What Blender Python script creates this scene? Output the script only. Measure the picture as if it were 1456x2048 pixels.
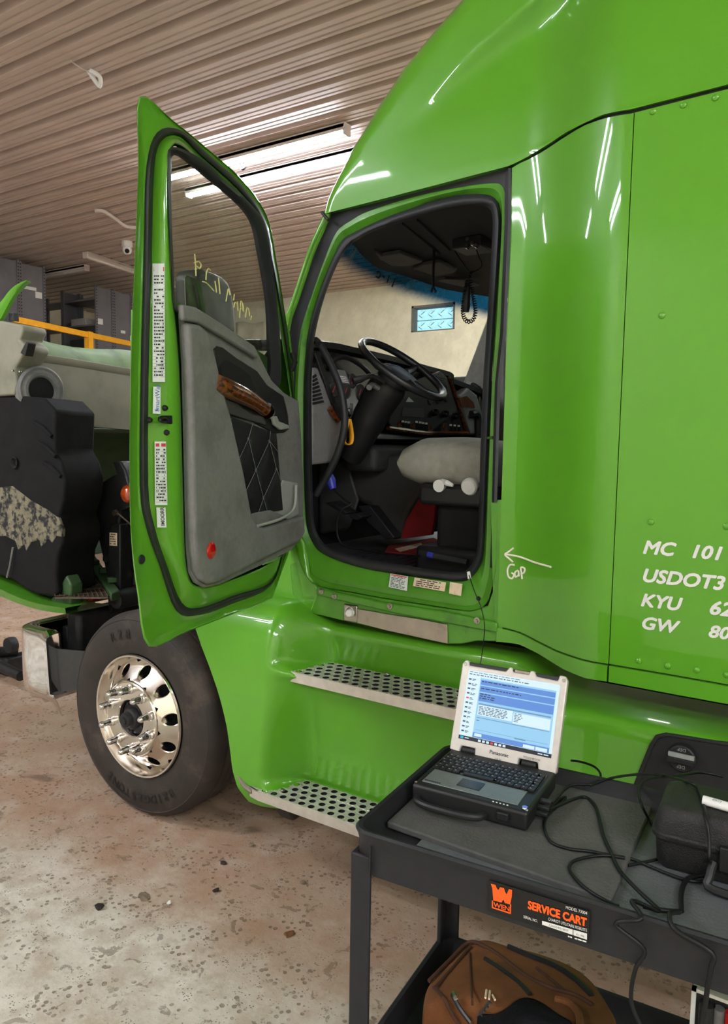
import bpy, bmesh, math, random
from mathutils import Vector, Matrix
random.seed(7)
for o in list(bpy.data.objects): bpy.data.objects.remove(o, do_unlink=True)
SC = bpy.context.scene
COL = SC.collection

# ---------------------------------------------------------------- camera
FPX, CX, CY = 1500.0, 728.0, 1024.0          # focal length in pixels of the 1456x2048 frame
CAM = Vector((0.0, -2.38, 1.86))
_y, _p, _r = math.radians(56.8), math.radians(5.3), math.radians(0.86)
FW = Vector((-math.cos(_y)*math.cos(_p), math.sin(_y)*math.cos(_p), -math.sin(_p)))
RT0 = Vector((math.sin(_y), math.cos(_y), 0.0))
UP0 = RT0.cross(FW)
RT = RT0*math.cos(_r) + UP0*math.sin(_r)
UP = UP0*math.cos(_r) - RT0*math.sin(_r)
cd = bpy.data.cameras.new('camera'); cam = bpy.data.objects.new('camera', cd); COL.objects.link(cam)
cd.sensor_fit = 'VERTICAL'; cd.sensor_height = 36.0; cd.lens = FPX/2048.0*36.0
cd.clip_start = 0.05; cd.clip_end = 200
cam.matrix_world = Matrix(((RT.x, UP.x, -FW.x, CAM.x), (RT.y, UP.y, -FW.y, CAM.y), (RT.z, UP.z, -FW.z, CAM.z), (0, 0, 0, 1)))
SC.camera = cam

# ---------------------------------------------------------------- world, exposure
w = bpy.data.worlds.new('world'); SC.world = w; w.use_nodes = True
w.node_tree.nodes['Background'].inputs[0].default_value = (0.9, 0.95, 1.0, 1)
w.node_tree.nodes['Background'].inputs[1].default_value = 0.25
SC.view_settings.view_transform = 'Standard'; SC.view_settings.look = 'None'
SC.view_settings.exposure = 1.08; SC.view_settings.gamma = 1.0; SC.view_settings.use_curve_mapping = False
SC.cycles.max_bounces = 5; SC.cycles.diffuse_bounces = 3; SC.cycles.glossy_bounces = 3; SC.cycles.transparent_max_bounces = 6; SC.cycles.transmission_bounces = 2; SC.cycles.caustics_reflective = False; SC.cycles.caustics_refractive = False; SC.cycles.use_light_tree = False
LAMP_POWER = 60.0          # emission of a lit fluorescent tube
CEIL = 4.75

# ---------------------------------------------------------------- pixel -> place
def ray(px, py): return FW + RT*((px-CX)/FPX) - UP*((py-CY)/FPX)
def P(px, py, ax, v):
    d = ray(px, py); i = 'xyz'.index(ax); return CAM + d*((v-CAM[i])/d[i])
def Ppl(px, py, o, n):
    d = ray(px, py); return CAM + d*((Vector(o)-CAM).dot(n)/d.dot(n))
def sm(t): t = max(0.0, min(1.0, t)); return t*t*(3-2*t)
def SY(X): return 0.20 - 0.15*sm((X+1.05)/0.40)      # side skin of the truck seen from above
def PS(px, py, off=0.0):
    d = ray(px, py); a, b = 0.5, 8.0
    for _ in range(50):
        m = (a+b)/2; q = CAM + d*m
        if q.y < SY(q.x)+off: a = m
        else: b = m
    return CAM + d*a

# ---------------------------------------------------------------- materials
def lin(c): return tuple(((x/255)/12.92 if x/255 <= .04045 else ((x/255+.055)/1.055)**2.4) for x in c) + (1,)
MATS = {}
def M(name, col, rough=.5, metal=0.0, coat=0.0, var=.12, scale=30, bump=0.0, bscale=None, emit=0.0, ecol=None, rvar=0.0, spec=.5, col2=None, c2lo=.55, c2hi=.7, c2scale=4):
    m = bpy.data.materials.new(name); m.use_nodes = True; nt = m.node_tree; b = nt.nodes['Principled BSDF']
    tc = nt.nodes.new('ShaderNodeTexCoord'); nz = nt.nodes.new('ShaderNodeTexNoise')
    nz.inputs['Scale'].default_value = scale; nz.inputs['Detail'].default_value = 5
    nt.links.new(tc.outputs['Object'], nz.inputs['Vector'])
    rp = nt.nodes.new('ShaderNodeValToRGB'); c = lin(col)
    rp.color_ramp.elements[0].position = .3; rp.color_ramp.elements[1].position = .7
    rp.color_ramp.elements[0].color = tuple(x*(1-var) for x in c[:3])+(1,); rp.color_ramp.elements[1].color = tuple(min(1, x*(1+var)) for x in c[:3])+(1,)
    nt.links.new(nz.outputs['Fac'], rp.inputs['Fac']); out = rp.outputs['Color']
    if col2:
        n2 = nt.nodes.new('ShaderNodeTexNoise'); n2.inputs['Scale'].default_value = c2scale; n2.inputs['Detail'].default_value = 8; n2.inputs['Roughness'].default_value = .65
        nt.links.new(tc.outputs['Object'], n2.inputs['Vector'])
        mr = nt.nodes.new('ShaderNodeMapRange'); mr.inputs['From Min'].default_value = c2lo; mr.inputs['From Max'].default_value = c2hi
        nt.links.new(n2.outputs['Fac'], mr.inputs['Value'])
        mx = nt.nodes.new('ShaderNodeMix'); mx.data_type = 'RGBA'; nt.links.new(mr.outputs['Result'], mx.inputs['Factor'])
        nt.links.new(out, mx.inputs['A']); mx.inputs['B'].default_value = lin(col2); out = mx.outputs['Result']
    nt.links.new(out, b.inputs['Base Color'])
    b.inputs['Roughness'].default_value = rough; b.inputs['Metallic'].default_value = metal
    b.inputs['Coat Weight'].default_value = coat; b.inputs['Coat Roughness'].default_value = .04
    b.inputs['Specular IOR Level'].default_value = spec
    if rvar:
        mr = nt.nodes.new('ShaderNodeMapRange'); mr.inputs['From Min'].default_value = .3; mr.inputs['From Max'].default_value = .7
        mr.inputs['To Min'].default_value = max(0, rough-rvar); mr.inputs['To Max'].default_value = min(1, rough+rvar)
        nt.links.new(nz.outputs['Fac'], mr.inputs['Value']); nt.links.new(mr.outputs['Result'], b.inputs['Roughness'])
    if bump:
        nb = nt.nodes.new('ShaderNodeTexNoise'); nb.inputs['Scale'].default_value = bscale or scale*4; nb.inputs['Detail'].default_value = 4
        nt.links.new(tc.outputs['Object'], nb.inputs['Vector'])
        bp = nt.nodes.new('ShaderNodeBump'); bp.inputs['Strength'].default_value = bump; bp.inputs['Distance'].default_value = .01
        nt.links.new(nb.outputs['Fac'], bp.inputs['Height']); nt.links.new(bp.outputs['Normal'], b.inputs['Normal'])
    if emit:
        b.inputs['Emission Color'].default_value = lin(ecol or col); b.inputs['Emission Strength'].default_value = emit
    MATS[name] = m; return m
def glass(name, tint, dirt=.03, gloss=.08, band=None):
    m = bpy.data.materials.new(name); m.use_nodes = True; nt = m.node_tree; nt.nodes.clear()
    N = lambda t: nt.nodes.new(t); L = nt.links.new
    out = N('ShaderNodeOutputMaterial'); tr = N('ShaderNodeBsdfTransparent'); gl = N('ShaderNodeBsdfGlossy'); df = N('ShaderNodeBsdfDiffuse')
    gl.inputs['Roughness'].default_value = .01; df.inputs['Color'].default_value = lin((225, 222, 205)); tr.inputs['Color'].default_value = lin(tint)
    tc = N('ShaderNodeTexCoord')
    if band:
        sx = N('ShaderNodeSeparateXYZ'); L(tc.outputs['Object'], sx.inputs[0])
        nz0 = N('ShaderNodeTexNoise'); nz0.inputs['Scale'].default_value = 40; L(tc.outputs['Object'], nz0.inputs['Vector'])
        ad = N('ShaderNodeMath'); ad.operation = 'MULTIPLY_ADD'; ad.inputs[1].default_value = .014; L(nz0.outputs['Fac'], ad.inputs[0]); L(sx.outputs['Z'], ad.inputs[2])
        mr = N('ShaderNodeMapRange'); mr.interpolation_type = 'SMOOTHSTEP'; mr.inputs['From Min'].default_value = band[0]; mr.inputs['From Max'].default_value = band[1]
        L(ad.outputs[0], mr.inputs['Value']); mx = N('ShaderNodeMix'); mx.data_type = 'RGBA'; L(mr.outputs['Result'], mx.inputs['Factor'])
        mx.inputs['A'].default_value = lin(tint); mx.inputs['B'].default_value = lin(band[2]); L(mx.outputs['Result'], tr.inputs['Color'])
    fr = N('ShaderNodeLayerWeight'); fr.inputs['Blend'].default_value = gloss
    m1 = N('ShaderNodeMixShader'); L(fr.outputs['Fresnel'], m1.inputs[0]); L(tr.outputs[0], m1.inputs[1]); L(gl.outputs[0], m1.inputs[2])
    nz = N('ShaderNodeTexNoise'); nz.inputs['Scale'].default_value = 9; nz.inputs['Detail'].default_value = 12; nz.inputs['Roughness'].default_value = .8
    L(tc.outputs['Object'], nz.inputs['Vector']); mr2 = N('ShaderNodeMapRange'); mr2.inputs['From Min'].default_value = .45; mr2.inputs['From Max'].default_value = .75; mr2.inputs['To Max'].default_value = dirt*4; mr2.inputs['To Min'].default_value = dirt*.4
    L(nz.outputs['Fac'], mr2.inputs['Value']); m2 = N('ShaderNodeMixShader'); L(mr2.outputs['Result'], m2.inputs[0]); L(m1.outputs[0], m2.inputs[1]); L(df.outputs[0], m2.inputs[2])
    L(m2.outputs[0], out.inputs['Surface']); MATS[name] = m; return m

# ---------------------------------------------------------------- geometry kit
def V(*a): return Vector(a[0]) if len(a) == 1 else Vector(a)
def cr(pts, n=6, closed=False):
    pts = [Vector(p) for p in pts]; N = len(pts); out = []
    segs = N if closed else N-1
    for i in range(segs):
        g = lambda k: pts[k % N] if closed else pts[max(0, min(N-1, k))]
        p0, p1, p2, p3 = g(i-1), g(i), g(i+1), g(i+2)
        for j in range(n):
            t = j/n
            out.append(.5*((2*p1)+(p2-p0)*t+(2*p0-5*p1+4*p2-p3)*t*t+(3*p1-p0-3*p2+p3)*t**3))
    if not closed: out.append(pts[-1])
    return out
def frame(z, x=None):
    z = Vector(z).normalized(); a = Vector(x) if x is not None else (Vector((0, 0, 1)) if abs(z.z) < .9 else Vector((1, 0, 0)))
    x = (a - z*a.dot(z)).normalized(); return x, z.cross(x), z
class G:
    def __init__(s): s.v = []; s.f = []; s.m = []
    def add(s, vs, fs, mi=0):
        k = len(s.v); s.v += [Vector(p) for p in vs]; s.f += [tuple(i+k for i in f) for f in fs]; s.m += [mi]*len(fs); return s
    def box(s, c, d, R=None, mi=0):
        c = Vector(c); h = Vector(d)/2; R = R or (Vector((1, 0, 0)), Vector((0, 1, 0)), Vector((0, 0, 1)))
        vs = [c+R[0]*(h.x*a)+R[1]*(h.y*b)+R[2]*(h.z*e) for a in (-1, 1) for b in (-1, 1) for e in (-1, 1)]
        return s.add(vs, [(0, 1, 3, 2), (4, 6, 7, 5), (0, 4, 5, 1), (2, 3, 7, 6), (0, 2, 6, 4), (1, 5, 7, 3)], mi)
    def prism(s, poly, vec, mi=0):
        n = len(poly); vec = Vector(vec); vs = [Vector(p) for p in poly]+[Vector(p)+vec for p in poly]
        return s.add(vs, [tuple(range(n))[::-1], tuple(range(n, 2*n))]+[(i, (i+1) % n, n+(i+1) % n, n+i) for i in range(n)], mi)
    def loft(s, loops, closed=True, cap=(False, False), mi=0):
        n = len(loops[0]); vs = [p for l in loops for p in l]; fs = []
        for r in range(len(loops)-1):
            for i in range(n if closed else n-1):
                j = (i+1) % n; fs.append((r*n+i, r*n+j, (r+1)*n+j, (r+1)*n+i))
        if cap[0]: fs.append(tuple(range(n))[::-1])
        if cap[1]: fs.append(tuple((len(loops)-1)*n+i for i in range(n)))
        return s.add(vs, fs, mi)
    def tube(s, pts, r, n=10, closed=False, mi=0, caps=True, flat=None):
        pts = [Vector(p) for p in pts]; K = len(pts); loops = []; X = None
        for i, p in enumerate(pts):
            a = pts[(i-1) % K] if (closed or i) else p; b = pts[(i+1) % K] if (closed or i < K-1) else p
            t = (b-a).normalized() if (b-a).length > 1e-9 else Vector((0, 0, 1))
            X = frame(t)[0] if X is None else (X - t*X.dot(t)).normalized()
            Y = t.cross(X); rr = r[i] if isinstance(r, (list, tuple)) else r
            loops.append([p+X*(rr*math.cos(2*math.pi*k/n))+Y*(rr*math.sin(2*math.pi*k/n)) for k in range(n)])
        if closed: loops.append(loops[0])
        return s.loft(loops, True, (caps and not closed, caps and not closed), mi)
    def cyl(s, p0, p1, r0, r1=None, n=24, mi=0): return s.tube([p0, p1], [r0, r0 if r1 is None else r1], n, mi=mi)
    def lathe(s, prof, o, ax, n=48, mi=0, closed=False):
        X, Y, Z = frame(ax); o = Vector(o)
        loops = [[o+Z*h+X*(r*math.cos(2*math.pi*k/n))+Y*(r*math.sin(2*math.pi*k/n)) for k in range(n)] for r, h in prof]
        if closed: loops.append(loops[0])
        return s.loft(loops, True, mi=mi)
    def sph(s, c, r, mi=0, nu=14, nv=8, sc=(1, 1, 1), R=None):
        c = Vector(c); R = R or (Vector((1, 0, 0)), Vector((0, 1, 0)), Vector((0, 0, 1))); loops = []
        for j in range(1, nv):
            a = math.pi*j/nv
            loops.append([c+R[0]*(r*sc[0]*math.sin(a)*math.cos(2*math.pi*k/nu))+R[1]*(r*sc[1]*math.sin(a)*math.sin(2*math.pi*k/nu))+R[2]*(r*sc[2]*math.cos(a)) for k in range(nu)])
        return s.loft(loops, True, (True, True), mi)
    def text(s, txt, o, ex, ey, size, mi=0, depth=0.0, shear=0.0, bold=0.0, wid=1.0, align='LEFT', space=1.0, fat=0.0):
        if fat:
            ex = Vector(ex).normalized(); ey = Vector(ey).normalized(); nn = ex.cross(ey)
            for k in range(9):
                a = k*math.pi/4; rr = 0 if k == 8 else fat*size
                s.text(txt, Vector(o)+ex*(rr*math.cos(a))+ey*(rr*math.sin(a))+nn*(.00004*k), ex, ey, size, mi, depth, shear, 0, wid, align, space)
            return s
        cu = bpy.data.curves.new('t', 'FONT'); cu.body = txt; cu.size = size; cu.shear = shear; cu.offset = bold*size; cu.align_x = align; cu.space_character = space; cu.resolution_u = 3
        ob = bpy.data.objects.new('t', cu); COL.objects.link(ob); me = ob.to_mesh()
        ex = Vector(ex).normalized(); ey = Vector(ey).normalized(); nz = ex.cross(ey); o = Vector(o)
        vs = [o+ex*(p.co.x*wid)+ey*p.co.y for p in me.vertices]; fs = [tuple(p.vertices) for p in me.polygons]
        if depth:
            k = len(vs); top = [v+nz*depth for v in vs]; ec = {}
            for f in fs:
                for i in range(len(f)):
                    e = (f[i], f[(i+1) % len(f)]); kk = tuple(sorted(e)); ec.setdefault(kk, []).append(e)
            s.add(vs+top, [tuple(i+k for i in f) for f in fs]+[(e[0][0], e[0][1], e[0][1]+k, e[0][0]+k) for e in ec.values() if len(e) == 1], mi)
        else: s.add(vs, fs, mi)
        ob.to_mesh_clear(); bpy.data.objects.remove(ob, do_unlink=True); bpy.data.curves.remove(cu)
        return s
WM = {}
def put(o, parent=None, world=None):
    world = world or Matrix.Identity(4); WM[o.name] = world
    COL.objects.link(o); o.matrix_basis = world
    if parent: o.parent = parent; o.matrix_parent_inverse = WM[parent.name].inverted()
    return o
def tag(o, label=None, cat=None, group=None, kind=None):
    if label: o['label'] = label
    if cat: o['category'] = cat
    if group: o['group'] = group
    if kind: o['kind'] = kind
    return o
def mk(name, g, mats, parent=None, smooth=True, ang=32, bevel=0, seg=2, sub=0, world=None, solid=0, **kw):
    me = bpy.data.meshes.new(name); me.from_pydata([tuple(p) for p in g.v], [], g.f)
    for mm in (mats if isinstance(mats, (list, tuple)) else [mats]): me.materials.append(MATS[mm] if isinstance(mm, str) else mm)
    me.polygons.foreach_set('material_index', g.m); me.validate()
    bm = bmesh.new(); bm.from_mesh(me); bmesh.ops.remove_doubles(bm, verts=bm.verts, dist=1e-6); bmesh.ops.recalc_face_normals(bm, faces=bm.faces); bm.to_mesh(me); bm.free()
    if smooth:
        me.polygons.foreach_set('use_smooth', [True]*len(me.polygons)); me.set_sharp_from_angle(angle=math.radians(ang))
    o = bpy.data.objects.new(name, me); put(o, parent, world); tag(o, **kw)
    if sub: md = o.modifiers.new('sub', 'SUBSURF'); md.levels = md.render_levels = sub
    if solid: md = o.modifiers.new('solid', 'SOLIDIFY'); md.thickness = solid; md.offset = 0
    if bevel:
        md = o.modifiers.new('bevel', 'BEVEL'); md.width = bevel; md.segments = seg; md.limit_method = 'ANGLE'; md.angle_limit = math.radians(40)
    return o
def inst(src, world, parent=None, **kw):
    o = src.copy(); put(o, parent, world); tag(o, **kw); return o
def empty(name, loc, label, cat, group=None, kind=None):
    o = bpy.data.objects.new(name, None); o.empty_display_size = .1
    put(o, None, Matrix.Translation(Vector(loc))); return tag(o, label, cat, group, kind)

# ---------------------------------------------------------------- palette
M('paint', (87, 153, 35), rough=.3, coat=.8, var=.04, scale=900, spec=.2)
M('paint_in', (78, 140, 36), rough=.35, coat=.4, spec=.3, var=.1, scale=12, col2=(52, 84, 40), c2lo=.58, c2hi=.8, c2scale=9)
M('seam_dark', (14, 20, 12), rough=.7)
M('rubber', (34, 34, 38), rough=.55, var=.2, scale=14, col2=(70, 66, 64), c2lo=.62, c2hi=.85, c2scale=7)
M('tyre', (46, 39, 35), rough=.72, var=.2, scale=10, col2=(84, 72, 62), c2lo=.55, c2hi=.8, c2scale=5, bump=.15, bscale=60)
M('tyre_letter', (20, 17, 16), rough=.6)
M('alloy', (228, 220, 210), rough=.2, metal=1, var=.06, scale=9, rvar=.07)
M('chrome', (235, 235, 235), rough=.06, metal=1, var=.03)
M('steel', (168, 160, 150), rough=.38, metal=1, var=.15, scale=14, rvar=.1, col2=(120, 106, 94), c2lo=.55, c2hi=.8, c2scale=10)
M('step_alu', (205, 198, 188), rough=.4, metal=.55, var=.1, scale=25, rvar=.08, col2=(140, 128, 115), c2lo=.6, c2hi=.85, c2scale=14)
M('black_plastic', (26, 26, 27), rough=.5, var=.2, scale=40, bump=.1, bscale=400)
M('black_gloss', (12, 12, 13), rough=.25, var=.1)
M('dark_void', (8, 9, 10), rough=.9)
M('dark_metal', (38, 38, 40), rough=.5, metal=.4, var=.3, scale=18, col2=(80, 70, 62), c2lo=.6, c2hi=.8, c2scale=12)
M('grey_trim', (118, 117, 116), rough=.55, var=.08, scale=60, bump=.12, bscale=500, col2=(94, 92, 90), c2lo=.5, c2hi=.72, c2scale=6)
M('grey_trim_lt', (150, 152, 146), rough=.45, var=.06, scale=60, bump=.1, bscale=500)
M('grey_dark', (58, 57, 56), rough=.6, var=.12, scale=30, bump=.15, bscale=300)
M('leather', (28, 28, 30), rough=.38, var=.1, scale=60, bump=.1, bscale=300)
M('black_cloth', (22, 22, 24), rough=.95, spec=.1, var=.3, scale=20, bump=.3, bscale=120)
M('thread', (120, 120, 118), rough=.8)
M('burl', (112, 58, 24), rough=.15, coat=1, var=.35, scale=45, col2=(52, 24, 10), c2lo=.48, c2hi=.62, c2scale=60)
M('white_plastic', (226, 224, 220), rough=.4, var=.03)
M('sticker', (214, 222, 214), rough=.5, var=.04, scale=40)
M('sticker_old', (226, 206, 176), rough=.6, var=.1, scale=30, col2=(180, 136, 96), c2lo=.55, c2hi=.7, c2scale=30)
M('ink', (40, 42, 46), rough=.7)
M('ink_red', (196, 60, 66), rough=.6)
M('ink_blue', (56, 96, 150), rough=.6)
M('orange', (255, 92, 14), rough=.45, var=.03)
M('red_lens', (190, 16, 18), rough=.1, coat=1, var=.25, scale=260)
M('red_cloth', (136, 18, 26), rough=.7, var=.25, scale=14)
M('letter_white', (222, 220, 214), rough=.5, var=.04, scale=60)
M('marker_white', (238, 230, 214), rough=.7, var=.06)
M('marker_yellow', (206, 200, 128), rough=.8, var=.15, scale=120)
M('cart', (36, 36, 38), rough=.5, spec=.3, var=.12, scale=35, bump=.12, bscale=500, col2=(52, 51, 50), c2lo=.6, c2hi=.85, c2scale=5)
M('cart_mat', (74, 73, 70), rough=.8, var=.15, scale=16, bump=.25, bscale=120, col2=(88, 84, 78), c2lo=.52, c2hi=.8, c2scale=5)
M('cart_tray', (84, 86, 87), rough=.6, var=.15, scale=9, bump=.2, bscale=160, col2=(92, 92, 90), c2lo=.5, c2hi=.8, c2scale=6)
M('cable', (18, 18, 19), rough=.45, spec=.3)
M('canvas', (112, 66, 26), rough=.85, var=.18, scale=18, bump=.35, bscale=500, col2=(84, 46, 18), c2lo=.5, c2hi=.75, c2scale=7)
M('canvas_dark', (66, 36, 16), rough=.85, var=.15)
M('laptop_silver', (206, 200, 194), rough=.38, metal=.35, var=.04, scale=60)
M('laptop_rest', (122, 128, 124), rough=.4, metal=.4, var=.06, scale=50)
M('key', (24, 24, 25), rough=.5)
M('yellow', (238, 168, 22), rough=.5, var=.08, scale=14)
M('shelf_grey', (112, 108, 112), rough=.55, var=.07, scale=5, col2=(92, 88, 92), c2lo=.5, c2hi=.8, c2scale=2)
M('shelf_hole', (40, 38, 38), rough=.9)
M('fixture', (206, 190, 182), rough=.45, var=.04)
M('tube_lit', (255, 250, 240), rough=.5, emit=LAMP_POWER, ecol=(240, 247, 255))
M('tube_off', (214, 204, 196), rough=.3, var=.02)
M('amber', (170, 66, 20), rough=.2, coat=1, var=.3, scale=40)
M('seat', (146, 144, 134), rough=.9, var=.1, scale=30, bump=.2, bscale=300, col2=(120, 118, 108), c2lo=.5, c2hi=.8, c2scale=8)
M('hood_in', (136, 132, 116), rough=.6, var=.1, scale=7, col2=(110, 110, 92), c2lo=.5, c2hi=.75, c2scale=3)
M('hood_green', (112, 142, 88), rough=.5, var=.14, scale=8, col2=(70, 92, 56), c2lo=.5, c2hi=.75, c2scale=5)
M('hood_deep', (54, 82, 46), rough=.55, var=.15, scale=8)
M('liner', (26, 25, 26), rough=.85, spec=.15, var=.2, scale=10, bump=.15, bscale=60)
M('mud', (120, 112, 92), rough=.95, var=.25, scale=30, bump=.5, bscale=60, col2=(34, 34, 35), c2lo=.47, c2hi=.56, c2scale=18)
M('mesh_metal', (96, 80, 68), rough=.6, metal=.4, var=.3, scale=60)
M('rust', (128, 70, 42), rough=.7, var=.3, scale=30)
M('device', (34, 36, 36), rough=.55, var=.15, scale=30, bump=.15, bscale=300)
M('case', (34, 33, 32), rough=.55, spec=.35, var=.25, scale=60, bump=.35, bscale=350)
M('blue_conn', (50, 58, 170), rough=.4)
M('paper', (230, 228, 222), rough=.8, var=.05, scale=12)
M('stone', (120, 104, 86), rough=.9, var=.3, scale=60)
M('stone_dark', (44, 36, 30), rough=.9, var=.3, scale=60)
M('leaf_brown', (110, 70, 38), rough=.8, var=.3, scale=60)
M('plastic_sheet', (214, 204, 184), rough=.35, var=.08, scale=6)
M('glass_block', (150, 190, 206), rough=.2, var=.25, scale=18, emit=.5, ecol=(150, 210, 235))
M('block_frame', (112, 108, 104), rough=.9, var=.1)
M('headliner', (62, 61, 60), rough=.85, var=.08, scale=20)
glass('door_glass', (214, 220, 208), dirt=.05, gloss=.05)
glass('windshield', (246, 246, 234), dirt=.035, gloss=.05, band=(2.66, 2.73, (20, 84, 126)))
glass('clear_pack', (200, 200, 200), dirt=.02, gloss=.25)
M('mirror', (96, 102, 98), rough=.03, metal=1, var=.02)
M('lcd', (180, 205, 235), rough=.2)

# ================================================================ SETTING
def floor_material():
    m = bpy.data.materials.new('concrete_floor'); m.use_nodes = True; nt = m.node_tree; b = nt.nodes['Principled BSDF']; N = nt.nodes.new; L = nt.links.new
    tc = N('ShaderNodeTexCoord')
    def noise(s, d=6, r=.6, dist=0):
        n = N('ShaderNodeTexNoise'); n.inputs['Scale'].default_value = s; n.inputs['Detail'].default_value = d; n.inputs['Roughness'].default_value = r; n.inputs['Distortion'].default_value = dist
        L(tc.outputs['Object'], n.inputs['Vector']); return n.outputs['Fac']
    def rng(x, a, c, lo=0., hi=1.):
        n = N('ShaderNodeMapRange'); n.interpolation_type = 'SMOOTHSTEP'; n.inputs[1].default_value = a; n.inputs[2].default_value = c; n.inputs[3].default_value = lo; n.inputs[4].default_value = hi; L(x, n.inputs[0]); return n.outputs[0]
    def mix(f, a, c):
        n = N('ShaderNodeMix'); n.data_type = 'RGBA'; L(f, n.inputs['Factor'])
        for k, q in (('A', a), ('B', c)):
            if isinstance(q, tuple): n.inputs[k].default_value = lin(q)
            else: L(q, n.inputs[k])
        return n.outputs['Result']
    def math_(op, a, c):
        n = N('ShaderNodeMath'); n.operation = op
        for i, q in enumerate((a, c)):
            if isinstance(q, (int, float)): n.inputs[i].default_value = q
            else: L(q, n.inputs[i])
        return n.outputs[0]
    base = mix(rng(noise(1.7, 8), .35, .65), (192, 184, 168), (216, 210, 198))
    base = mix(rng(noise(7, 8, .7), .42, .62, 0, .6), base, (164, 148, 126))
    # reddish mud tracked along the wheel path
    sx = N('ShaderNodeSeparateXYZ'); L(tc.outputs['Object'], sx.inputs[0])
    yy = math_('ADD', sx.outputs['Y'], math_('MULTIPLY', noise(1.3, 5), .9))
    track = rng(yy, -.25, .25)
    mud = math_('MULTIPLY', track, rng(noise(3.2, 9, .72), .3, .62, .55, .95))
    base = mix(mud, base, (160, 128, 104))
    patch = rng(noise(.55, 7, .6, .6), .5, .66, 0, .6)
    base = mix(patch, base, (168, 146, 122))
    # flaked pits and dark crumbs
    vo = N('ShaderNodeTexVoronoi'); vo.inputs['Scale'].default_value = 36; L(tc.outputs['Object'], vo.inputs['Vector'])
    pit = math_('MULTIPLY', rng(math_('ADD', vo.outputs['Distance'], math_('MULTIPLY', noise(50, 3), .22)), .46, .36), rng(noise(5, 4), .47, .58))
    vo2 = N('ShaderNodeTexVoronoi'); vo2.inputs['Scale'].default_value = 90; L(tc.outputs['Object'], vo2.inputs['Vector'])
    pit2 = math_('MULTIPLY', rng(vo2.outputs['Distance'], .3, .18), rng(noise(9, 3), .52, .6))
    flake = rng(noise(12, 6, .68, .5), .6, .63, 0, .55)
    allp = math_('MAXIMUM', math_('MAXIMUM', math_('MULTIPLY', pit, .7), math_('MULTIPLY', pit2, .8)), flake)
    base = mix(allp, base, (104, 86, 68))
    oil = math_('MULTIPLY', rng(noise(2.6, 4, .5, .4), .66, .72), .6)
    base = mix(oil, base, (84, 70, 58))
    L(base, b.inputs['Base Color']); b.inputs['Roughness'].default_value = .78; b.inputs['Specular IOR Level'].default_value = .3
    hgt = math_('SUBTRACT', math_('ADD', math_('MULTIPLY', noise(40, 6, .7), .35), math_('MULTIPLY', noise(8, 6, .6), .6)), math_('MULTIPLY', allp, .8))
    bp = N('ShaderNodeBump'); bp.inputs['Strength'].default_value = .55; bp.inputs['Distance'].default_value = .012; L(hgt, bp.inputs['Height']); L(bp.outputs['Normal'], b.inputs['Normal'])
    MATS['floor'] = m
floor_material()
M('ceil_metal', (206, 186, 177), rough=.45, var=.06, scale=3, spec=.5)
M('wall_beige', (224, 216, 194), rough=.75, var=.06, scale=5, bump=.1, bscale=60, col2=(212, 204, 180), c2lo=.5, c2hi=.8, c2scale=2)
X0, X1, Y0, Y1 = -15.0, 7.0, -8.0, 9.7
mk('floor', G().box(((X0+X1)/2, (Y0+Y1)/2, -.05), (X1-X0+.6, Y1-Y0+.6, .1)), 'floor', smooth=False, kind='structure', label='stained and pitted concrete shop floor')
g = G(); prof = [(0, 0), (.016, .07), (.069, .07), (.085, 0), (.135, 0), (.141, .01), (.150, .01), (.156, 0), (.20, 0), (.206, .01), (.215, .01), (.221, 0)]
pts = []; y = Y0-.3
while y < Y1+.3: pts += [(y+a, CEIL+z) for a, z in prof]; y += .25
g.loft([[V(X0-.3, a, b) for a, b in pts], [V(X1+.3, a, b) for a, b in pts]], closed=False)
mk('ceiling', g, 'ceil_metal', smooth=False, kind='structure', label='ribbed sheet metal ceiling')
g = G().box(((X0+X1)/2, (Y0+Y1)/2, CEIL+.16), (X1-X0+.6, Y1-Y0+.6, .04)); mk('trim_1', g, 'ceil_metal', smooth=False, kind='structure', label='roof deck above the ribbed ceiling')
H = CEIL+.1
wx0, wx1, wz0, wz1 = -6.94, -6.06, 3.866, 4.335
g = G()
g.box(((X0+wx0)/2, Y1+.12, H/2), (wx0-X0, .24, H)).box(((X1+wx1)/2, Y1+.12, H/2), (X1-wx1, .24, H))
g.box(((wx0+wx1)/2, Y1+.12, wz0/2), (wx1-wx0, .24, wz0)).box(((wx0+wx1)/2, Y1+.12, (wz1+H)/2), (wx1-wx0, .24, H-wz1))
mk('wall_back', g, 'wall_beige', smooth=False, kind='structure', label='beige painted block wall with a glass block window')
mk('wall_front', G().box((X0-.1, (Y0+Y1)/2, H/2), (.2, Y1-Y0, H)), 'wall_beige', smooth=False, kind='structure', label='beige wall behind the mezzanine')
mk('wall_left', G().box(((X0+X1)/2, Y0-.1, H/2), (X1-X0, .2, H)), 'wall_beige', smooth=False, kind='structure', label='beige wall on the near side of the shop')
mk('wall_right', G().box((X1+.1, (Y0+Y1)/2, H/2), (.2, Y1-Y0, H)), 'wall_beige', smooth=False, kind='structure', label='beige wall behind the truck')
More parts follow.
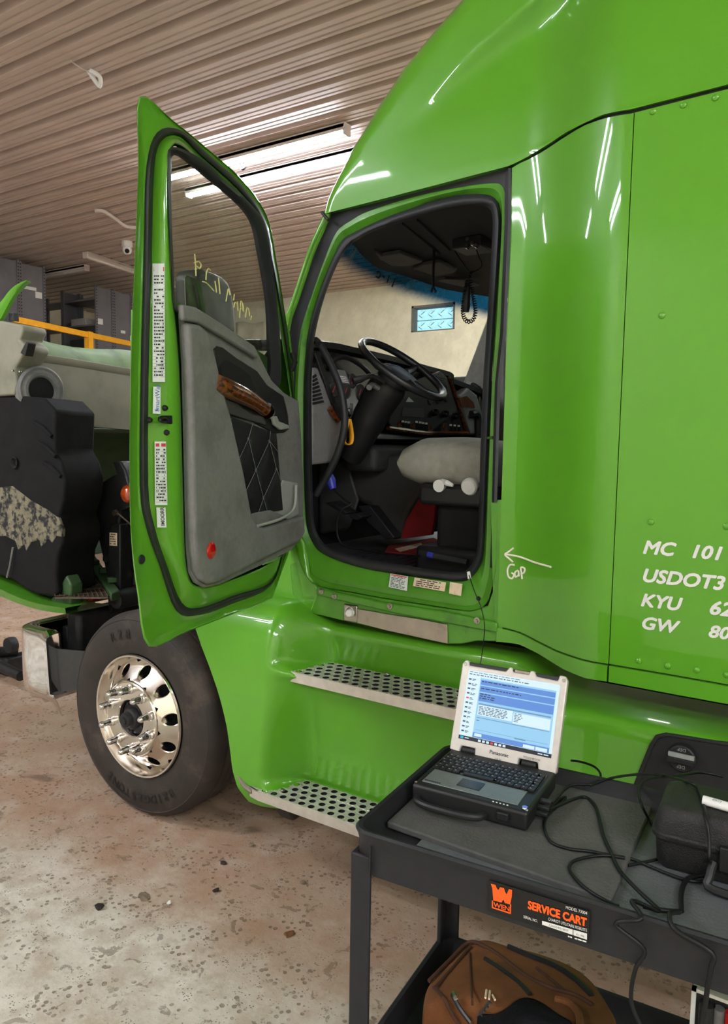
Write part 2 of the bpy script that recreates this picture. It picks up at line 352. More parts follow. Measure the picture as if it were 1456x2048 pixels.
# glass block window
win = empty('window_1', (-6.5, Y1, wz0), 'small glass block window high in the beige wall', None, kind='structure')
g = G()
for a, b_ in (((wx0+.02, Y1+.1, (wz0+wz1)/2), (.04, .2, wz1-wz0)), ((wx1-.02, Y1+.1, (wz0+wz1)/2), (.04, .2, wz1-wz0)), (((wx0+wx1)/2, Y1+.1, wz1-.02), (wx1-wx0, .2, .04)), (((wx0+wx1)/2, Y1+.1, wz0+.01), (wx1-wx0, .2, .02)), (((wx0+wx1)/2, Y1+.21, (wz0+wz1)/2), (wx1-wx0, .04, wz1-wz0))): g.box(a, b_)
mk('window_frame', g, 'block_frame', win, smooth=False)
bx = G().box((0, 0, 0), (.19, .05, .185)); bx.box((.02, -.028, .03), (.09, .008, .012), (V(.8, 0, .6), V(0, 1, 0), V(-.6, 0, .8)), 1); bx.box((-.03, -.028, -.03), (.08, .008, .012), (V(.8, 0, -.6), V(0, 1, 0), V(.6, 0, .8)), 1)
gb = None
for i in range(4):
    for j in range(2):
        mw = Matrix.Translation((wx0+.14+.2*i, Y1+.17, wz0+.12+.205*j))
        if gb is None: gb = mk('glass_block', bx, ['glass_block', 'block_frame'], win, world=mw, bevel=.015)
        else: inst(gb, mw, win)
# mezzanine
MZ = 2.42
mk('trim_2', G().box((-12.3, 3.6, MZ-.1), (5.4, 7.6, .2)), 'shelf_grey', smooth=False, kind='structure', label='edge of the storage mezzanine floor')
g = G()
for yy in (.4, 3.8, 7.2): g.box((-9.9, yy, (MZ-.2)/2), (.15, .15, MZ-.2))
mk('trim_3', g, 'shelf_grey', smooth=False, kind='structure', label='steel posts carrying the mezzanine')

# ---------------------------------------------------------------- lights
def lamp(a, b, z, lit, label, group=None):
    a = V(a[0], a[1], z); b = V(b[0], b[1], z); d = (b-a); L_ = d.length; X = d.normalized(); Y = V(-X.y, X.x, 0); R = (X, Y, V(0, 0, 1)); c = (a+b)/2
    t = empty('fluorescent_light', (c.x, c.y, CEIL), label, 'light', group)
    mk('housing', G().box(c+V(0, 0, .045), (L_, .11, .05), R), 'fixture', t, bevel=.006)
    for s in (-1, 1): mk('end_cap', G().box(c+X*(s*(L_/2-.012))+V(0, 0, .0), (.024, .1, .07), R), 'fixture', t, bevel=.006)
    for s in (-1, 1): mk('glow_shield', G().box(c+Y*(s*.052)+V(0, 0, .027), (L_-.02, .006, .056), R), 'fixture', t)  # side lips added to keep the tube glow off the ceiling
    half = L_/2-.03
    for s in (-1, 1):
        mk('tube', G().tube([c+X*(s*.01), c+X*(s*half)], .034, 8), 'tube_lit' if lit else 'tube_off', t)
    return t
ZL = CEIL-.075
lamp((-6.50, 3.46), (-4.06, 3.46), ZL, True, 'lit fluorescent strip light above the open truck door, nearer of the pair')
lamp((-6.66, 3.98), (-4.22, 3.98), ZL, True, 'lit fluorescent strip light above the open truck door, farther of the pair')
gl = 'lit strip lights over the near bay behind the photographer'
for i, x in enumerate((-6.3, 2.4)):
    for yy in (-2.9, -3.4): lamp((x, yy), (x+2.44, yy), ZL, True, 'lit fluorescent strip light over the near bay', gl)
for x in (-5.6, 1.2, 4.4):  # unseen lamps added as fill light for the near side of the truck
    for yy in (-5.7, -6.2): lamp((x, yy), (x+2.44, yy), ZL, True, 'added fill strip light near the wall behind the photographer', 'added fill strip lights near the wall behind the photographer')
for x in (-.2, 3.3):
    for yy in (3.46, 3.98): lamp((x, yy), (x+2.44, yy), ZL, True, 'lit fluorescent strip light over the truck roof', 'lit strip lights over the truck roof')
for yy in (5.5, 6.5): lamp((-5.5, yy), (-3.06, yy), ZL, True, 'added fill strip light hidden behind the truck roof', 'added fill strip lights on the far side of the truck')  # hidden pair added to brighten the far wall
lamp((-9.6, -2.9), (-7.16, -2.9), ZL, True, 'added fill strip light over the near bay toward the mezzanine')  # extra unseen lamp added to brighten the floor at left
for x in (-2.6, .6, 3.4):  # hidden row added to throw more light on the back wall
    lamp((x, 7.6), (x+2.44, 7.6), ZL, True, 'added fill strip light along the glass block wall', 'added fill strip lights along the glass block wall')
a, b = P(170, 512, 'z', ZL), P(262, 542, 'z', ZL); d = (b-a).normalized()
lamp((a.x, a.y), (a.x+d.x*2.44, a.y+d.y*2.44), ZL, False, 'unlit strip light in front of the mezzanine shelves beside the white camera')
a, b = P(88, 553, 'z', ZL), P(176, 538, 'z', ZL); lamp((a.x, a.y), (b.x, a.y), ZL, False, 'unlit strip light over the dark aisle between the shelves')

# ---------------------------------------------------------------- ceiling bits
c = P(254, 486, 'z', CEIL-.02)
t = empty('security_camera', c, 'white turret security camera on the ceiling by the door edge', 'camera')
mk('base', G().lathe([(0, .03), (.075, .03), (.08, -.0), (.075, -.06), (.05, -.07), (0, -.07)], c, (0, 0, 1), 24), 'white_plastic', t)
dv = (CAM-c).normalized()
mk('ball', G().sph(c+V(0, 0, -.1), .068), 'white_plastic', t)
mk('lens', G().lathe([(0, .07), (.028, .07), (.034, .06), (.034, .02)], c+V(0, 0, -.1), (dv+V(0, 0, -.25)), 18), 'black_gloss', t)
pp = [P(*q, 'z', CEIL-.05) for q in ((190, 421), (205, 422), (216, 428), (234, 440), (250, 452), (270, 455), (320, 458))]
mk('electrical_conduit', G().tube(cr(pp, 4), .022, 10), 'fixture', label='thin pale conduit bending across the ribbed ceiling', cat='conduit')
pp = [P(*q, 'z', CEIL-.03) for q in ((142, 122), (160, 135), (186, 148))]
t = empty('ceiling_hook', pp[-1], 'broken white hook hanging from a wire on the ceiling', 'hook')
mk('wire', G().tube(cr(pp, 3), .006, 6), 'fixture', t)
mk('hook', G().tube(cr([pp[-1]+V(*q) for q in ((-.05, 0, .03), (0, 0, -.03), (.04, .03, -.09), (.08, .0, -.04), (.03, -.05, -.0))], 4), .017, 8), 'white_plastic', t)
c = P(488, 330, 'z', CEIL-.12)
t = empty('ceiling_ring', c, 'small steel ring hanging from the ceiling between the lit strips', 'hook')
mk('ring', G().tube([c+V(.04*math.cos(a*.5236), .02*math.sin(a*.5236), .05*math.sin(a*.5236)) for a in range(12)], .011, 8, True), 'dark_metal', t)
mk('clip', G().tube([c+V(0, 0, .05), c+V(-.02, .01, .09), c+V(0, 0, .13)], .012, 8), 'dark_metal', t)

# ---------------------------------------------------------------- mezzanine shelving
def shelf_unit(x0, x1, y0, y1, z1, label, face, cards=(), shelves=(.1, .55, 1.0, 1.45, 1.9)):
    t = empty('shelving_unit', ((x0+x1)/2, (y0+y1)/2, MZ), label, 'shelving')
    mk('end_panel', G().box((x1-.006, (y0+y1)/2, (MZ+z1)/2), (.008, y1-y0-.02, z1-MZ)), 'shelf_grey', t, smooth=False)
    if face is None: mk('back_panel', G().box(((x0+x1)/2, y1-.01, (MZ+z1)/2), (x1-x0, .008, z1-MZ)), 'shelf_grey', t, smooth=False)
    for (px, py) in ((x1, y0+.018), (x1, y1-.018), (x0, y0+.018), (x0, y1-.018)):
        po = mk('post', G().box((px, py, (MZ+z1)/2+.01), (.034, .036, z1-MZ+.02)), 'shelf_grey', t, smooth=False)
        if px == x1:
            gg = G(); k = MZ+.5
            while k < z1: gg.box((px+.018, py, k), (.006, .014, .02)); k += .05
            mk('punched_holes', gg, 'shelf_hole', po, smooth=False, kind='stuff')
    for s in shelves:
        mk('shelf_board', G().box(((x0+x1)/2, (y0+y1)/2, MZ+s), (x1-x0-.04, y1-y0-.02, .03)), 'shelf_grey', t, smooth=False)
    for (cy_, cz, w_, h_) in cards: mk('label_card', G().box((x1+.003, cy_, cz), (.006, w_, h_)), 'paper', t, smooth=False)
    return t
XS = -11.4
shelf_unit(XS-.92, XS, 4.39, 4.85, 4.655, 'tall grey shelving unit at the left edge under the ceiling', None)
shelf_unit(XS-.92, XS, 4.855, 5.31, 4.64, 'tall grey shelving unit with a tape strip, left of the dark aisle', 0, cards=((5.19, 4.185, .12, .1), (5.02, 4.27, .26, .05)))
shelf_unit(XS-.92, XS, 6.29, 6.67, 4.52, 'grey shelving unit right of the dark aisle with white card', 0, cards=((6.38, 3.93, .12, .1),))
shelf_unit(XS-.92, XS, 6.675, 7.09, 4.5, 'grey shelving unit behind the yellow rail next to the truck door', None, cards=((6.88, 3.81, .1, .05), (7.07, 3.72, .06, .09)))
shelf_unit(XS-1.9, XS-.97, 6.29, 6.67, 4.52, 'dark shelving unit deep in the aisle holding boxes', 0)
shelf_unit(XS-2.9, XS-1.95, 6.29, 6.67, 4.52, 'farthest shelving unit at the end of the dark aisle', 0)
def carton(px, py, x, d, col, label):
    c = P(px, py, 'y', 6.36); c.x = x; mk('storage_box', G().box((x, 6.4, c.z), d), col, label=label, cat='box', bevel=.005)
M('box_maroon', (96, 34, 44), rough=.7); M('box_pale', (170, 160, 152), rough=.8)
s1, s2 = MZ+1.0+.015, MZ+1.45+.015
for i, (x, w_, h_, m_, z_, lb) in enumerate(((-12.98, .36, .11, 'box_maroon', s1, 'maroon carton on the aisle shelf, farther one'), (-12.56, .34, .13, 'box_maroon', s1, 'maroon carton on the aisle shelf, nearer one'), (-11.95, .4, .2, 'black_plastic', s1, 'black bin on the aisle shelf behind the white card panel'), (-12.85, .5, .07, 'box_pale', s2, 'flat pale parts box on the upper aisle shelf'), (-11.9, .42, .12, 'box_pale', s2, 'pale parts box on the upper aisle shelf near the panel'))):
    mk('storage_box', G().box((x, 6.4, z_+h_/2), (w_, .2, h_)), m_, label=lb, cat='box', bevel=.005)
# yellow guard rail
ZR = 3.45
a, b = P(26, 638, 'z', ZR), P(262, 688, 'z', ZR); d = (b-a).normalized(); t = empty('guard_rail', (b.x, b.y, MZ), 'yellow steel guard rail along the mezzanine edge', 'railing')
e = b+d*.9; R = (d, V(-d.y, d.x, 0), V(0, 0, 1))
mk('top_rail', G().box((a-d*.0+e)/2, ((e-a).length, .05, .085), R), 'yellow', t, bevel=.008)
pq = P(180, 670, 'z', ZR)
q = a + d*((pq-a).dot(d))
for k in (0.0, 2.0): mk('post', G().box(q+d*k+V(0, 0, (MZ-ZR)/2+.02), (.1, .1, ZR-MZ+.06), R), 'yellow', t, bevel=.008)
mk('mid_rail', G().box((a+e)/2+V(0, 0, -.55), ((e-a).length, .05, .085), R), 'yellow', t, bevel=.008)
# plastic sheet on the back wall
g = G(); rows = []
for j in range(9):
    rows.append([P(472+60*i/10, 645, 'y', Y1-.06-.03*math.sin(i*1.1+j*.7)*math.sin(j*.4))+V(0, 0, -.14*j+.02*math.sin(i*.8)) for i in range(11)])
g.loft(rows, False)
mk('plastic_sheet', g, 'plastic_sheet', label='crinkled translucent plastic sheet hanging on the far wall', cat='sheet', solid=.004)
# floor jack beams at the far left
t = empty('floor_jack', P(10, 1350, 'z', 0), 'dark steel floor jack beams beyond the chrome bumper', 'jack')
for n_, q1, q2, r in (('beam', (-60, 1302), (34, 1304), .042), ('beam', (-60, 1303), (42, 1352), .038)):
    mk(n_, G().tube([P(*q1, 'z', .22), P(*q2, 'z', .16)], r, 12), 'dark_metal', t)
c = P(22, 1290, 'z', .24); mk('wheel', G().lathe([(0, -.03), (.06, -.03), (.065, 0), (.06, .03), (0, .03)], c, (0, 1, 0), 18), 'rubber', t)
c = P(30, 1330, 'z', .06); mk('foot', G().box((c.x, c.y, .07), (.12, .2, .14)), 'dark_metal', t, bevel=.01)
# crumbs on the floor
def stone(px, py, s, m_, label, flat=.5):
    c = P(px, py, 'z', 0.0); g = G().sph((0, 0, 0), s, nu=7, nv=5, sc=(1, .8, flat)); rr = random.Random(px*7+py)
    for v in g.v: v *= 1+rr.uniform(-.3, .3)
    zmin = min(v.z for v in g.v)
    mk('debris', g, m_, world=Matrix.Translation(c-V(0, 0, zmin))@Matrix.Rotation(rr.uniform(0, 6), 4, 'Z'), smooth=False, label=label, cat='debris')
stone(198, 1818, .02, 'stone_dark', 'black chip on the pale floor, lower left', .5)
stone(447, 1727, .018, 'stone_dark', 'dark flat chip near the tyre at the edge of the shade', .25)
stone(432, 1783, .013, 'stone_dark', 'small dark triangular chip in the middle of the pale floor', .5)
stone(578, 1870, .022, 'leaf_brown', 'curled brown leaf scrap on the pale floor', .25)
stone(606, 1768, .012, 'stone', 'small grey pebble at the shadow edge beside the cart', .7)
stone(503, 1693, .013, 'stone', 'pebble in the shade just behind the tyre', .7)
stone(338, 1808, .010, 'paper', 'tiny pale crumb on the reddish floor stain', .6)
stone(290, 1795, .03, 'stone', 'flat flake of concrete on the reddish floor', .12)

# ================================================================ TRUCK
truck = empty('truck', (-1.5, 1.2, 0), 'bright green semi truck tractor with its driver door open and hood tilted', 'truck')
def interp(tab, x):
    tab = sorted(tab)
    if x <= tab[0][0]: return tab[0][1]
    for (a, u), (b, v) in zip(tab, tab[1:]):
        if x <= b: return u+(v-u)*(x-a)/(b-a)
    return tab[-1][1]
def stab(pix): return [(q.x, q.z) for q in (PS(*p) for p in pix)]
Ttop = stab([(1022, 333), (1040, 322), (1060, 313), (1090, 296), (1120, 276), (1150, 257), (1170, 246), (1200, 235), (1260, 223), (1330, 205), (1456, 173)])
Tlow = stab([(1000, 1255), (1039, 1265), (1075, 1283), (1111, 1301), (1163, 1319), (1214, 1329), (1222, 1330), (1340, 1350), (1456, 1371)])
Tbot = stab([(1000, 1283), (1039, 1288), (1078, 1307), (1127, 1337), (1170, 1355), (1214, 1362), (1340, 1386), (1456, 1407)])
XB, XSEAM, XR = -1.085, -0.632, 0.95
def skin(name, xa, xb, lo, hi, n, rows=2, off=0.0, mat='paint', parent=truck, **kw):
    g = G(); R_ = []
    xs = [xa+(xb-xa)*i/n for i in range(n+1)]
    for j in range(rows+1):
        R_.append([V(x, SY(x)+off, lo(x)+(hi(x)-lo(x))*j/rows) for x in xs])
    # turned-in rim all round
    g.loft(R_, False)
    ring = R_[0]+[r[-1] for r in R_[1:-1]]+R_[-1][::-1]+[r[0] for r in R_[1:-1]][::-1]
    g.loft([ring, [p+V(0, .025, 0) for p in ring]], True)
    return mk(name, g, mat, parent, ang=30, **kw)
lowz = lambda x: interp(Tlow, x)+.003
topz = lambda x: interp(Ttop, x)-.007
skin('sleeper_front_quarter', XB, XSEAM-.0015, lowz, topz, 60, 8)
slp = skin('sleeper_side_panel', XSEAM+.0015, XR, lowz, topz, 12, 6)
skin('lower_trim_band', XB, XSEAM-.003, lambda x: interp(Tbot, x), lambda x: interp(Tlow, x)-.002, 40, 2, -.006)
skin('lower_trim_band', XSEAM+.003, XR, lambda x: interp(Tbot, x), lambda x: interp(Tlow, x)-.002, 8, 2, -.006)
# dark backing seen in the panel gaps
g = G(); xs = [XB+(XR-XB)*i/50 for i in range(51)]
g.loft([[V(x, SY(x)+.014, interp(Tbot, x)+.01) for x in xs], [V(x, SY(x)+.014, interp(Ttop, x)+.05) for x in xs]], False)
mk('inner_frame', g, 'seam_dark', truck)
# rivets
rv = G().lathe([(0, -.0065), (.005, -.006), (.009, -.0035), (.0105, 0)], (0, 0, 0), (0, 1, 0), 12); r0 = None
for q in [(1306, 223), (1367, 210), (1431, 195), (1324, 631), (1302, 1044), (1453, 1053), (1277, 1322), (1335, 1332), (1394, 1340), (1453, 1350)]:
    mw = Matrix.Translation(P(*q, 'y', .05))
    if r0 is None: r0 = mk('rivet', rv, 'paint', slp, world=mw)
    else: inst(r0, mw, slp)
# registration lettering
def capline(txt, p0, capx, name, wid=1.0):
    o = P(*p0, 'y', .0485); top = P(p0[0]+6, capx, 'y', .0485); size = (top.z-o.z)/.70
    mk(name, G().text(txt, o, (1, 0, 0), (0, 0, 1), size, shear=.25, fat=.035, wid=wid), 'letter_white', slp, smooth=False)
for txt, p0, cy_, w_ in (('MC', (1284, 1106), 1081, 1.08), ('101', (1377, 1114), 1089, 1.12), ('USDOT3', (1282, 1162), 1137, 1.06), ('KYU', (1280, 1211), 1187, 1.06), ('62', (1416, 1227), 1201, 1.1), ('GW', (1280, 1256), 1233, 1.1), ('80', (1415, 1273), 1250, 1.1)):
    capline(txt, p0, cy_, 'registration_lettering', w_)
# hand-drawn arrow and note
def stroke(g, pix, r=.0035, off=-.002, n=5): g.tube([PS(*q, off) for q in cr2(pix, n)], r, 6)
def cr2(pix, n=5): return [(p.x, p.y) for p in cr([(a, b, 0) for a, b in pix], n)]
g = G(); stroke(g, [(1102, 1134), (1070, 1125), (1040, 1114), (1010, 1108)]); stroke(g, [(1027, 1096), (1018, 1103), (1010, 1109), (1018, 1117), (1026, 1124)])
stroke(g, [(1029, 1130), (1020, 1130), (1015, 1140), (1017, 1153), (1024, 1157), (1028, 1149), (1023, 1146)])
stroke(g, [(1036, 1141), (1030, 1145), (1031, 1154), (1037, 1150), (1037, 1141), (1038, 1153)]); stroke(g, [(1044, 1158), (1043, 1145), (1042, 1135), (1049, 1137), (1048, 1145), (1042, 1148)])
mk('marker_note', g, 'marker_white', truck)

# ---------------------------------------------------------------- roof fairing
def rr_(z): return .06+.26*sm((z-2.80)/.55)
def lean(z): return .10*max(0, (z-2.85)/1.2)**1.4
sil = []
for q in [(650, 428), (657, 400), (690, 335), (705, 304), (755, 231), (801, 169), (855, 108), (909, 50), (959, 0)]:
    z = 3.0
    for _ in range(12): p_ = P(*q, 'y', .2+lean(z)+.45*rr_(z)); z = p_.z
    sil.append((z, p_.x-.17*rr_(z)))
s_ = (sil[-1][1]-sil[-2][1])/(sil[-1][0]-sil[-2][0]); sil.append((4.15, sil[-1][1]+s_*.9*(4.15-sil[-1][0])))
crease = [(c_.x, c_.z) for c_ in (P(*q, 'y', .22) for q in [(790, 288), (850, 216), (917, 142), (955, 104), (1005, 62), (1078, 0), (1180, -90), (1300, -190)])]
def crease_d(x, z):
    best = 9
    for (a, b), (c_, d_) in zip(crease, crease[1:]):
        ex, ez = c_-a, d_-b; L2 = ex*ex+ez*ez; t_ = max(0, min(1, ((x-a)*ex+(z-b)*ez)/L2)); qx, qz = a+ex*t_, b+ez*t_
        dd = math.hypot(x-qx, z-qz); sg = ex*(z-b)-ez*(x-a)
        if dd < abs(best): best = dd if sg < 0 else -dd
    return best          # > 0 below / behind the crease
def yside(x, z):
    d_ = crease_d(x, z); amp = .10*sm((z-3.0)/.6)
    k = 0 if d_ > .12 else (1 if d_ < 0 else (1-d_/.12)**2)
    return SY(x)+lean(z)+.06*sm((z-3.0)/.6)-amp*k
YC = 1.25
def section(z):
    xc = interp(sil, z); r = rr_(z); row = []
    xs = xc+r; N1 = 110
    for i in range(N1+1):
        x = XR+(xs-XR)*i/N1; row.append(V(x, yside(x, z), z))
    y0 = row[-1].y; N2 = 16
    for i in range(1, N2+1):
        a = math.pi/2*i/N2*.93; row.append(V(xs-r*math.sin(a), y0+r*(1-math.cos(a)), z))
    e = row[-1]; N3 = 12
    for i in range(1, N3+1):
        t_ = i/N3; row.append(V(e.x-.22*math.sin(t_*math.pi/2), e.y+(YC-e.y)*t_, z))
    return row+[V(p.x, 2*YC-p.y, p.z) for p in row[:-1]][::-1]
zb = lambda x: (interp(Ttop, x)+.006) if x > -1.0 else interp([(-2.2, 2.775), (-1.9, 2.80), (-1.6, 2.815), (-1.093, 2.843), (-1.0, interp(Ttop, -1.0)+.006)], x)
rows = []
NZ = 90
for j in range(NZ+1):
    z = 2.80+(4.15-2.80)*j/NZ; rows.append(section(z))
for p in rows[0]:
    pass
for j in range(6):      # bend the lowest rows to the seam line
    f = 1-j/6
    for p, q in zip(rows[j], rows[0]): p.z = p.z*(1-f)+zb(q.x)*f + (0 if j == 0 else 0)
for j in range(1, 6):
    for p, q, s2 in zip(rows[j], rows[0], rows[6]): p.z = q.z+(s2.z-q.z)*j/6
g = G(); g.loft(rows, True)
top = rows[-1]; g.loft([top, [V((p.x-.3)*.93+.3, (p.y-YC)*.9+YC, p.z+.05) for p in top], [V((p.x-.3)*.6+.3, (p.y-YC)*.5+YC, p.z+.09) for p in top]], True, (False, True))
bot = rows[0]; g.loft([bot, [V(p.x, p.y+(.03 if p.y < YC else -.03), p.z+.002) for p in bot]], True)
mk('roof_fairing', g, 'paint', truck, ang=25)
# sleeper back, far side and underside so that the cab is a closed body
g = G(); g.box((.5*(XB+XR)+.1, 2.42, 1.98), (XR-XB-.2, .04, 1.76)); g.box((XR-.02, YC, 1.98), (.04, 2.3, 1.76)); g.box(((XB+XR)/2, YC+.1, 1.16), (XR-XB, 1.8, .04))
mk('sleeper_shell', g, 'paint', truck)

# ---------------------------------------------------------------- door opening
def OP(pix, y, n=4): return [P(q.x, q.y, 'y', y) for q in cr([(a, b, 0) for a, b in pix], n, True)]
A = [(652, 440), (619, 510), (592, 592), (577, 655), (574, 730), (575, 800), (577, 920), (584, 1010), (592, 1090), (610, 1148), (640, 1172), (706, 1184), (771, 1196), (880, 1213), (940, 1221), (972, 1208), (985, 1170), (992, 1120), (994, 1005), (997, 900), (1001, 766), (1011, 668), (1019, 446), (1021, 370), (1019, 340), (1000, 334), (928, 345), (833, 366), (732, 397), (684, 418)]
B = [(674, 464), (650, 518), (623, 594), (602, 662), (594, 732), (590, 802), (590, 920), (594, 1010), (600, 1084), (616, 1136), (644, 1160), (708, 1175), (772, 1188), (880, 1205), (936, 1212), (962, 1200), (975, 1165), (981, 1118), (984, 1005), (987, 900), (991, 766), (1001, 668), (1011, 446), (1011, 395), (1004, 372), (985, 367), (926, 374), (833, 393), (740, 422), (702, 442)]
Cc = [(685, 480), (665, 517), (638, 585), (617, 660), (610, 722), (607, 790), (607, 920), (610, 1010), (614, 1056), (628, 1090), (650, 1110), (705, 1131), (770, 1145), (864, 1158), (925, 1163), (948, 1150), (963, 1125), (968, 1090), (972, 1010), (976, 924), (983, 766), (989, 660), (1001, 480), (1001, 425), (990, 397), (960, 388), (896, 395), (801, 424), (742, 448), (706, 466)]
D_ = [(702, 490), (680, 518), (652, 585), (632, 660), (625, 722), (623, 790), (624, 920), (626, 1010), (630, 1052), (641, 1078), (662, 1097), (708, 1111), (772, 1124), (864, 1139), (920, 1144), (938, 1135), (950, 1112), (955, 1085), (958, 1010), (960, 924), (966, 766), (973, 660), (984, 480), (985, 440), (979, 418), (955, 412), (890, 421), (801, 445), (746, 463), (715, 480)]
lA, lA2, lB, lC = OP(A, .2), OP(A, .222), OP(B, .235), OP(Cc, .25)
g = G(); g.loft([lA, lA2, lB], True); jr = mk('door_gap_rubber', g, 'rubber', truck)
# green flange: bottom sill of the loop is painted all the way down
g = G(); g.loft([[p+V(0, -.002, 0) for p in lB], [a*.5+b*.5+V(0, -.012, 0) for a, b in zip(lB, lC)], lC, [p+V(0, .03, 0) for p in lC]], True); mk('door_frame_flange', g, 'paint_in', truck)
low = slice(34, 68)
g = G(); g.loft([[p+V(0, -.001, 0) for p in lA[low]], [p+V(0, -.004, 0) for p in lA2[low]], [p+V(0, -.004, 0) for p in lB[low]]], False); mk('sill_flange', g, 'paint_in', truck)
lD = OP(D_, .285)
cen = [(a+b)/2+V(0, -.02, 0) for a, b in zip(OP(Cc, .262), OP(D_, .262))]
g = G(); lC2 = OP(Cc, .248); lCm = [a*.66+b*.34 for a, b in zip(OP(Cc, .225), OP(D_, .225))]; lDm = [a*.3+b*.7 for a, b in zip(OP(Cc, .228), OP(D_, .228))]; lD2 = OP(D_, .25); lD3 = OP(D_, .32)
g.loft([lC2, lCm, lDm, lD2, lD3], True); mk('door_opening_seal', g, 'rubber', truck, ang=70)
# B pillar weatherstrip
g = G(); g.loft([[P(*q, 'y', .196) for q in ((1022, 336), (1022, 446), (1012, 668), (1001, 766), (997, 900), (994, 1005))], [P(*q, 'y', .19) for q in ((1017, 336), (1016, 446), (1006, 668), (995, 766), (991, 900), (988, 1005))], [P(*q, 'y', .2) for q in ((1010, 350), (1009, 446), (1000, 668), (990, 766), (986, 900), (984, 1005))]], False)
mk('pillar_weatherstrip', g, 'rubber', truck)
mk('b_pillar_skin', G().prism([P(*q, 'y', .201) for q in ((982, 1000), (1004, 1000), (1004, 1284), (992, 1284), (986, 1180), (984, 1120))], (0, .02, 0)), 'paint_in', truck)
# A pillar and cowl side
pp = [P(q[0]+3, q[1], 'y', .225) for q in ((653, 425), (650, 436), (622, 499), (604, 552), (587, 603), (574, 643), (568, 700), (564, 800))]
mk('a_pillar', G().tube(cr(pp, 5), .018, 14), 'paint', truck)
g = G(); g.tube([P(644, 425, 'y', .2), P(650, 433, 'y', .195), P(657, 440, 'y', .19)], .007, 8); mk('drip_clip', g, 'rubber', truck)
g = G(); g.prism([P(*q, 'y', .205) for q in ((606, 1085), (590, 1060), (582, 1010), (580, 940))]+[V(-2.13, .205, 1.95), V(-2.5, .24, 1.85), V(-2.52, .24, 1.02)]+[P(*q, 'y', .205) for q in ((560, 1240), (600, 1235), (622, 1228), (640, 1180), (616, 1152))], (0, .03, 0))
mk('cowl_side', g, 'paint', truck, bevel=.01)
# sill panel under the door
sill = [(600, 1120), (616, 1156), (640, 1174), (706, 1186), (771, 1198), (880, 1215), (940, 1223), (975, 1212), (988, 1172), (1000, 1200), (1000, 1283), (952, 1282), (922, 1288), (895, 1288), (680, 1240), (620, 1226), (585, 1190), (580, 1130)]
sp = mk('sill_panel', G().prism([P(*q, 'y', .207) for q in sill], (0, .03, 0)), 'paint_in', truck, bevel=.004)
fl = [(634, 1172), (668, 1184), (772, 1206), (880, 1222), (994, 1246), (994, 1266), (945, 1257), (790, 1227), (768, 1222), (664, 1198), (632, 1190)]
mk('sill_flange_strip', G().prism([P(*q, 'y', .19) for q in fl], (0, .02, 0)), 'paint_in', truck, bevel=.006)
b0 = None; bg = G().lathe([(0, -.012), (.007, -.012), (.0075, -.004), (.013, -.003), (.013, 0)], (0, 0, 0), (0, 1, 0), 8)
for q in ((643, 1182), (669, 1192), (780, 1212), (954, 1241)):
    mw = Matrix.Translation(P(*q, 'y', .186))
    if b0 is None: b0 = mk('bolt', bg, 'steel', sp, world=mw)
    else: inst(b0, mw, sp)
pl = mk('licence_plate_bracket', G().prism([P(*q, 'y', .2) for q in ((714, 1217), (776, 1228), (840, 1238), (894, 1249), (896, 1288), (840, 1276), (776, 1262), (714, 1246))], (0, .004, 0)), 'steel', truck, bevel=.002)
mk('bracket_base', G().prism([P(*q, 'y', .198) for q in ((687, 1208), (714, 1212), (714, 1246), (687, 1241))], (0, .012, 0)), 'steel', pl, bevel=.004)
c = P(700, 1226, 'y', .19); mk('plate_lamp', G().lathe([(0, -.012), (.014, -.012), (.018, -.006), (.019, .01), (.0, .01)], c, (0, 1, 0), 20), 'white_plastic', pl)
mk('lamp_bail', G().tube([c+V(.022*math.cos(a), -.004, .028*math.sin(a)) for a in [i*math.pi/8 for i in range(-1, 10)]], .003, 6), 'chrome', pl)
c = P(957, 1197, 'y', .232); mk('drain_hole', G().lathe([(0, -.002), (.009, -.002), (.009, .004)], c, (0, 1, 0), 14), 'dark_void', truck)
def decal(name, quad, y, mats, rowsn=5, parent=truck, head=None, n=V(0, -.0008, 0)):
    q = [P(*p, 'y', y) for p in quad]; return decal3(name, q, mats, rowsn, parent, head, n)
def decal3(name, q, mats, rowsn, parent, head=None, nrm=V(0, -.0008, 0), seed=1, rule=False, surf=None):
    g = G(); rr = random.Random(seed)
    if surf: Bl = lambda u, v: surf(u, v)+nrm; g.loft([[surf(i/4, j/24) for i in range(5)] for j in range(25)], False)
    else: g.prism(q, nrm*-1.0, 0); Bl = lambda u, v: (q[0]*(1-u)+q[1]*u)*(1-v)+(q[3]*(1-u)+q[2]*u)*v+nrm
    v0 = .06
    if head: g.add([Bl(.06, .03), Bl(.94, .03), Bl(.94, .03+head), Bl(.06, .03+head)], [(0, 1, 2, 3)], 2); v0 = .06+head
    for i in range(rowsn):
        v = v0+(.96-v0)*i/rowsn; h = (.96-v0)/rowsn
        if rule: g.add([Bl(.05, v+h*.86), Bl(.95, v+h*.86), Bl(.95, v+h*.93), Bl(.05, v+h*.93)], [(0, 1, 2, 3)], 1)
        u = .08
        while u < .8:
            w_ = rr.uniform(.05, .22)
            if rr.random() < .8: g.add([Bl(u, v+h*.15), Bl(min(.93, u+w_), v+h*.15), Bl(min(.93, u+w_), v+h*.6), Bl(u, v+h*.6)], [(0, 1, 2, 3)], 1)
            u += w_+.04
    return mk(name, g, mats, parent, smooth=False)
decal('warning_sticker', ((781, 1147), (816, 1153), (814, 1182), (777, 1174)), .222, ['sticker', 'ink', 'ink_red'], 8, head=.08)
decal('warning_sticker', ((829, 1155), (892, 1165), (889, 1183), (826, 1172)), .222, ['sticker_old', 'ink', 'ink_red'], 4)
